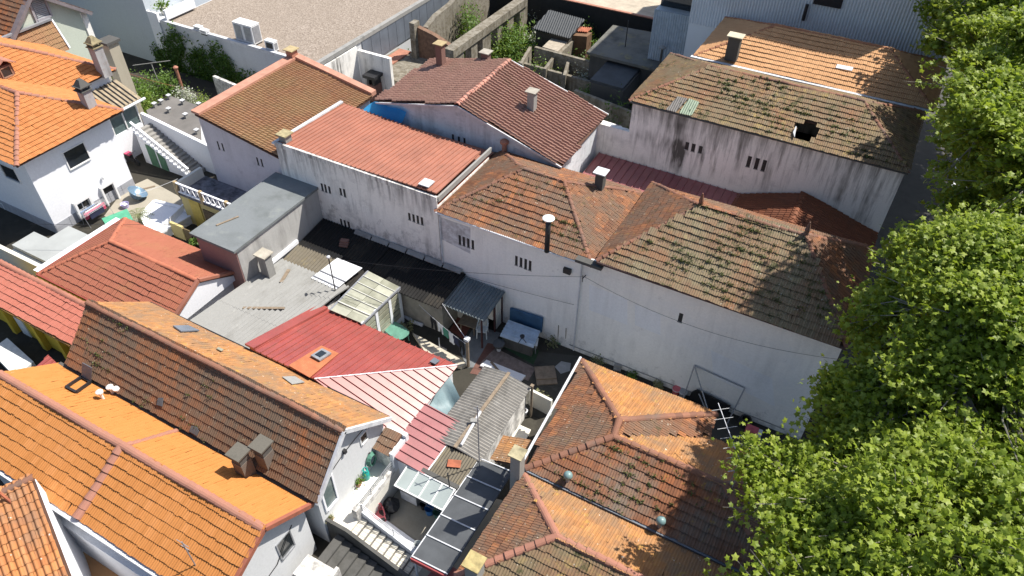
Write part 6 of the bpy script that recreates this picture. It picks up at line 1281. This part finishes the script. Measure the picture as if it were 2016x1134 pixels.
shrub('white flowering shrub behind the flat grey roof', at(362, 186), .8, 1.7, 900, WFLOW, .08); shrub('round lime green bush by the brown mono-pitch roof', at(398, 196), .9, 1.6, 900, LIME, .08)
shrub('large green bush in the ruined garden behind the pink roof', at(1000, 92), 2.0, 2.4, 1800, BUSH, .13); shrub('bright green bush beside the dark garden shed', at(985, 100), 1.5, 1.7, 1000, LIME, .12)
shrub('white flowering weeds below the dark wooden shed', at(1050, 76), 1.3, 1.1, 700, WFLOW, .09); shrub('white climbing flowers on the dark board fence', at(1110, 42), 1.5, 2.8, 500, WFLOW, .11)
shrub('white flowers beside the small concrete hut', at(1120, 97), 1.1, 1.2, 600, WFLOW, .09); shrub('green shrub between rusty shelter and slab roof', at(1155, 90), 1.2, 2.0, 900, BUSH, .11)
shrub('weeds growing in the left roofless cell', at(1095, 145), 1.0, 1.2, 500, LIME, .10); shrub('flowering weeds growing in the right roofless cell', at(1148, 150), 1.0, 1.2, 500, DRY, .10)
shrub('tall creeper climbing the crumbling stone wall', at(930, 65), 1.2, 4.5, 1100, BUSH, .12); shrub('grassy weeds behind the upper left of the pink roof', at(790, 140), 1.3, 1.2, 700, DRY, .10); shrub('leafy weeds under the stone beam', at(945, 105), 1.3, 1.3, 600, DRY, .10)
shrub('dense green undergrowth between stone beam and dark shed', at(970, 80), 2.2, 1.5, 1500, BUSH, .12); shrub('yellowish undergrowth left of the concrete hut', at(1035, 92), 1.6, 1.0, 1000, LIME, .10)
shrub('low green weeds in the middle of the ruined garden', at(1010, 70), 2.0, .9, 1000, DRY, .10); shrub('green creeper on the front wall of the roofless cells', at(1062, 140), 1.0, 2.4, 500, BUSH, .10); shrub('dark green bush below the lower outbuilding', at(1150, 190), 1.3, 1.6, 700, BUSH, .10)
shrub('tall green shrub behind the rusty shelter', at(1180, 62), 1.4, 2.2, 900, BUSH, .12); shrub('bushy weeds between the ruined block and dark sloping wall', at(800, 118), 1.6, 1.4, 900, BUSH, .10)
shrub('dark shrub at the foot of the ivy wall', at(330, 160), 1.4, 1.6, 900, BUSH, .10); shrub('leafy climber left of the clothes post', at(300, 158), 1.3, 2.0, 900, BUSH, .10)
shrub('small agave plant beside the orange-red roof', at(385, 470), .45, .8, 250, BUSH, .10)
for i, (x, y, r_, hh, n_, m_, sz, l) in enumerate((
 (1003, 78, 2.6, 2.8, 2600, BUSH, .14, 'biggest leafy thicket in the ruined garden'), (975, 95, 1.8, 2.0, 1500, LIME, .13, 'sunlit thicket beside the stone beam'), (1062, 78, 1.6, 1.8, 1100, WFLOW, .11, 'pale flowering thicket left of the concrete hut'),
 (1132, 96, 1.5, 1.8, 1100, BUSH, .12, 'leafy shrub right of the concrete hut'), (1040, 106, 1.5, 1.4, 900, DRY, .11, 'dry grass behind the cell walls'), (1150, 72, 1.6, 2.4, 1200, BUSH, .12, 'shrub below the rusty shelter roof'),
 (1082, 140, 1.3, 2.0, 900, LIME, .11, 'bright weeds spilling over the front cell wall'), (1146, 152, 1.2, 1.8, 800, WFLOW, .10, 'white flowers at the right cell'), (1195, 190, 2.0, 2.2, 1200, IVYM, .12, 'dark creeper over the wall by the mossy roof'),
 (1215, 232, 1.4, 4.0, 900, IVYM, .11, 'dark hanging plant in the gap beside the streaked wall'), (760, 150, 1.4, 1.6, 900, LIME, .10, 'weeds beside the stained white yard wall'), (925, 40, 1.3, 5.0, 1400, BUSH, .13, 'upright creeper on the stone wall at the top'),
 (1060, 30, 1.6, 2.6, 1000, WFLOW, .12, 'white flowers beside the dark wooden shed'), (1110, 120, 1.2, 1.6, 700, BUSH, .10, 'weeds between the cross walls'))): shrub(l, at(x, y), r_, hh, n_, m_, sz)
for x, y, l in ((1180, 704, 'first weed clump along the foot of the long wall'), (1245, 733, 'second weed clump along the foot of the long wall'), (1300, 757, 'weed clump near the red toy bin'), (1090, 668, 'weeds behind the black barrel'), (1068, 776, 'weeds beside the tan yard wall'), (800, 640, 'weeds by the pale drain pipe')): shrub(l, at(x, y), .4, .5, 260, BUSH if x % 2 else DRY, .06)
def loose(name, label, cat, p, dims, rz, mat, n=1):
    t = thing(name, label, cat, p, rz=rz)
    for k in range(n): BX(-dims[0]/2, dims[0]/2, -dims[1]/2+k*dims[1]*.35, dims[1]/2+k*dims[1]*.35-.01, k*dims[2]*1.02, (k+1)*dims[2]).build('piece', mat, t)
for i, (nm, l, ct, p, dm, rz, mt, n_) in enumerate((
 ('plank', 'weathered plank lying on the grey corrugated roof', 'plank', V(-24.6, 18.2, 2.95), (2.2, .16, .05), .5, WOOD, 1), ('plank', 'broken board near the white rooflight', 'plank', V(-25.6, 20.9, 2.70), (1.1, .2, .04), 1.9, WOOD, 1),
 ('brick_pile', 'small pile of bricks on the dark corrugated roof', 'bricks', V(-24.4, 24.6, 2.72), (.5, .3, .09), .3, BRICKR, 3), ('crate', 'grey crate in the dark yard corner', 'crate', at(830, 625), (.6, .45, .3), .4, CONCD, 2),
 ('plank', 'long timber leaning flat beside the corrugated shed', 'plank', at(985, 735, .15), (1.9, .14, .06), -.5, WOOD, 1), ('pallet', 'wooden pallet by the tan yard wall', 'pallet', at(1075, 745), (1.1, .9, .07), .6, WOOD, 2),
 ('block', 'concrete blocks on the yard concrete near the wall', 'blocks', at(1215, 728), (.4, .2, .19), .2, CONC, 2), ('plank', 'board lying on the flat grey slab roof', 'plank', V(-29.2, 21.0, 5.13), (1.3, .12, .04), 1.2, WOOD, 1),
 ('sheet_offcut', 'rusty sheet offcut on the small brownish corrugated roof', 'sheet', V(-11.0, 15.3, 2.26), (.6, .4, .02), .4, RUSTM, 1), ('block', 'stone weight on the ridge of the corrugated shed', 'stone', V(-11.3, 17.5, 2.54), (.3, .22, .16), .5, CONC, 1),
 ('crate', 'blue crate against the wall in the small court', 'crate', at(875, 1030), (.5, .35, .28), .2, PLB, 1), ('plank', 'plank on the patio beside the drying rack', 'plank', at(285, 372), (1.4, .15, .05), 1.0, WOOD, 1))): loose(nm, l, ct, p, dm, rz, mt, n_)
for h, r_ in POTS+[(pot_top, .36)]:
    p = h.location+V(0, 0, r_*1.4); P = np.random.normal(0, 1, (130, 3))*np.array([r_*.8, r_*.8, r_*.7])+np.array([p.x, p.y, p.z+r_*.7]); P[:, 2] = np.maximum(P[:, 2], p.z); o = obj('foliage', leaf_mesh('foliage', P, r_*.4, DIA, BUSH if r_ != .12 else DRY, .4), h); o['kind'] = 'stuff'
# small palm
h = thing('palm', 'small palm with feathery fronds on the patio', 'palm', at(278, 440)); p = h.location; MB().tube([p, p+V(0, 0, .7)], [.12, .09], 8).build('trunk', BARK, h)
for i in range(11):
    a = 2*math.pi*i/11+.2; m = MB(); q0 = p+V(0, 0, .7); pts = [q0+V(math.cos(a)*t_*.9, math.sin(a)*t_*.9, .55*t_-.62*t_*t_) for t_ in (0, .3, .6, .9, 1.1)]
    m.tube(pts, [.02, .018, .014, .01, .005], 4); s = V(-math.sin(a), math.cos(a), 0)
    for j in range(1, 10):
        t_ = j/9*1.1; c = q0+V(math.cos(a)*t_*.9, math.sin(a)*t_*.9, .55*t_-.62*t_*t_); ll = .3*(1-.6*abs(j/9-.4))
        for sd in (-1, 1): e = c+s*sd*ll+V(math.cos(a)*.12, math.sin(a)*.12, -.08); w_ = V(math.cos(a), math.sin(a), 0)*.025; m.add([c-w_, c+w_, e], [(0, 1, 2)])
    m.build('frond', leafmat('palm_leaf', [(.16, .18, .08), (.24, .25, .13)], .2) if i == 0 else bpy.data.materials['palm_leaf'], h)
# ivy on the gravel building wall and the yard behind
h = thing('ivy', 'dark ivy climbing the pale wall below the gravel roof', 'ivy', V(-52, 39.3, 0)); P = []
for k in range(300):
    x = random.uniform(-57.4, -43.6); top = 1.4+2.9*max(0, 1-abs(x+53.6)/3.0)+2.2*max(0, 1-abs(x+49.3)/2.6)+random.uniform(-.5, .5); z0 = random.uniform(0, max(.3, top))
    P.append(np.random.normal(0, 1, (34, 3))*np.array([.22, .1, .28])+np.array([x, 39.38, z0]))
P = np.concatenate(P); P[:, 1] = np.minimum(P[:, 1], 39.52); P[:, 2] = np.maximum(P[:, 2], .02); o = obj('foliage', leaf_mesh('foliage', P, .12, DIA, IVYM, .2), h); o['kind'] = 'stuff'; m = MB()
for k in range(14): x = -56+k*.8; m.tube([V(x, 39.5, 0), V(x+random.uniform(-.5, .5), 39.52, random.uniform(1, 3))], [.04, .01], 4)
m.build('stems', BARK, h)
o = wall_px('yard_wall', 'old grey yard wall at the end of the ivy', (418, 150), (470, 172), 2.4, .25, GREYW)
# moss tufts on roofs
def moss(roof, face, n, size=.05, rows=.36, top=False):
    pts = [Vector(p) for p in face]; nn, hh, uu = frame_of(pts); poly = [(p.dot(hh), p.dot(uu)) for p in pts]; o_ = pts[0].dot(nn); us = [p[0] for p in poly]; vs_ = [p[1] for p in poly]; P = []; k = 0
    cl_ = [(random.uniform(min(us), max(us)), random.random()**(.5 if top else 1), random.uniform(.4, 1.3)) for _ in range(max(6, n//9))]
    while k < n:
        q_ = random.choice(cl_); x = random.gauss(q_[0], q_[2]); v0 = min(vs_); r_ = min(.99, max(0, random.gauss(q_[1], .1))); v_ = v0+int(r_*(max(vs_)-v0)/rows)*rows+random.uniform(-.05, .03)
        if not inside(poly, x, v_): k += .2; continue
        qq = px_of(hh*x+uu*v_+nn*o_)
        if 1548 < qq[0] < 1628 and 228 < qq[1] < 292: continue
        k += 1; L_ = random.choice((.1, .15, .3, .5)); q = hh*x+uu*v_+nn*(o_+.05)
        P.append(np.random.normal(0, 1, (14, 1))*np.array([tuple(hh)])*L_*.5+np.random.normal(0, 1, (14, 1))*np.array([tuple(uu)])*.05+np.abs(np.random.normal(0, 1, (14, 1)))*np.array([tuple(nn)])*.035+np.array([tuple(q)]))
    P = np.concatenate(P); roof._moss = (P, size)
for rf_ in ROOFS: rf_.finish()
MOSS = []
def moss_on(rf_, face, n, size=.05, top=False):
    moss(rf_, face, n, size, .36, top); P, s = rf_._moss; o = obj('moss', leaf_mesh('moss', P, s, DIA, MOSSM, .9), rf_.obj); o['kind'] = 'stuff'
def fpts(i, j): return ROOFS[i]
for rf_ in ROOFS:
    nm = rf_.mat.name; lab = rf_.house.get('label', '')
    if nm == 'tile_mossgrey': moss_on(rf_, [V(-9.25, 25.85, 6.98), V(2.5, 25.85, 6.98), V(-.7, 29.65, 9.3), V(-5.67, 29.65, 9.15)], 200, .045, True)
    if nm == 'tile_mossy' and 'black hole' in lab: moss_on(rf_, [V(-12.65, 37.85, 9.03), V(2.8, 37.85, 9.03), V(-.46, 41.5, 10.55), V(-9.1, 41.5, 10.5)], 130, .06)
    if nm == 'tile_rust' and 'flue' in lab: moss_on(rf_, [A_, B_, Q_, P_], 80, .04)
    if nm == 'tile_umber': moss_on(rf_, [FL, FR, A3, A2], 60, .045)
    if nm == 'tile_brown' and 'long dark' in lab: moss_on(rf_, [V(-29.3, 10.25, 3.84), V(-14.22, 10.25, 3.84), V(-14.22, 12.4, 6), V(-29.3, 12.4, 6)], 30, .04, True)
for e in LOCALS:
    if '_local' in e: del e['_local']
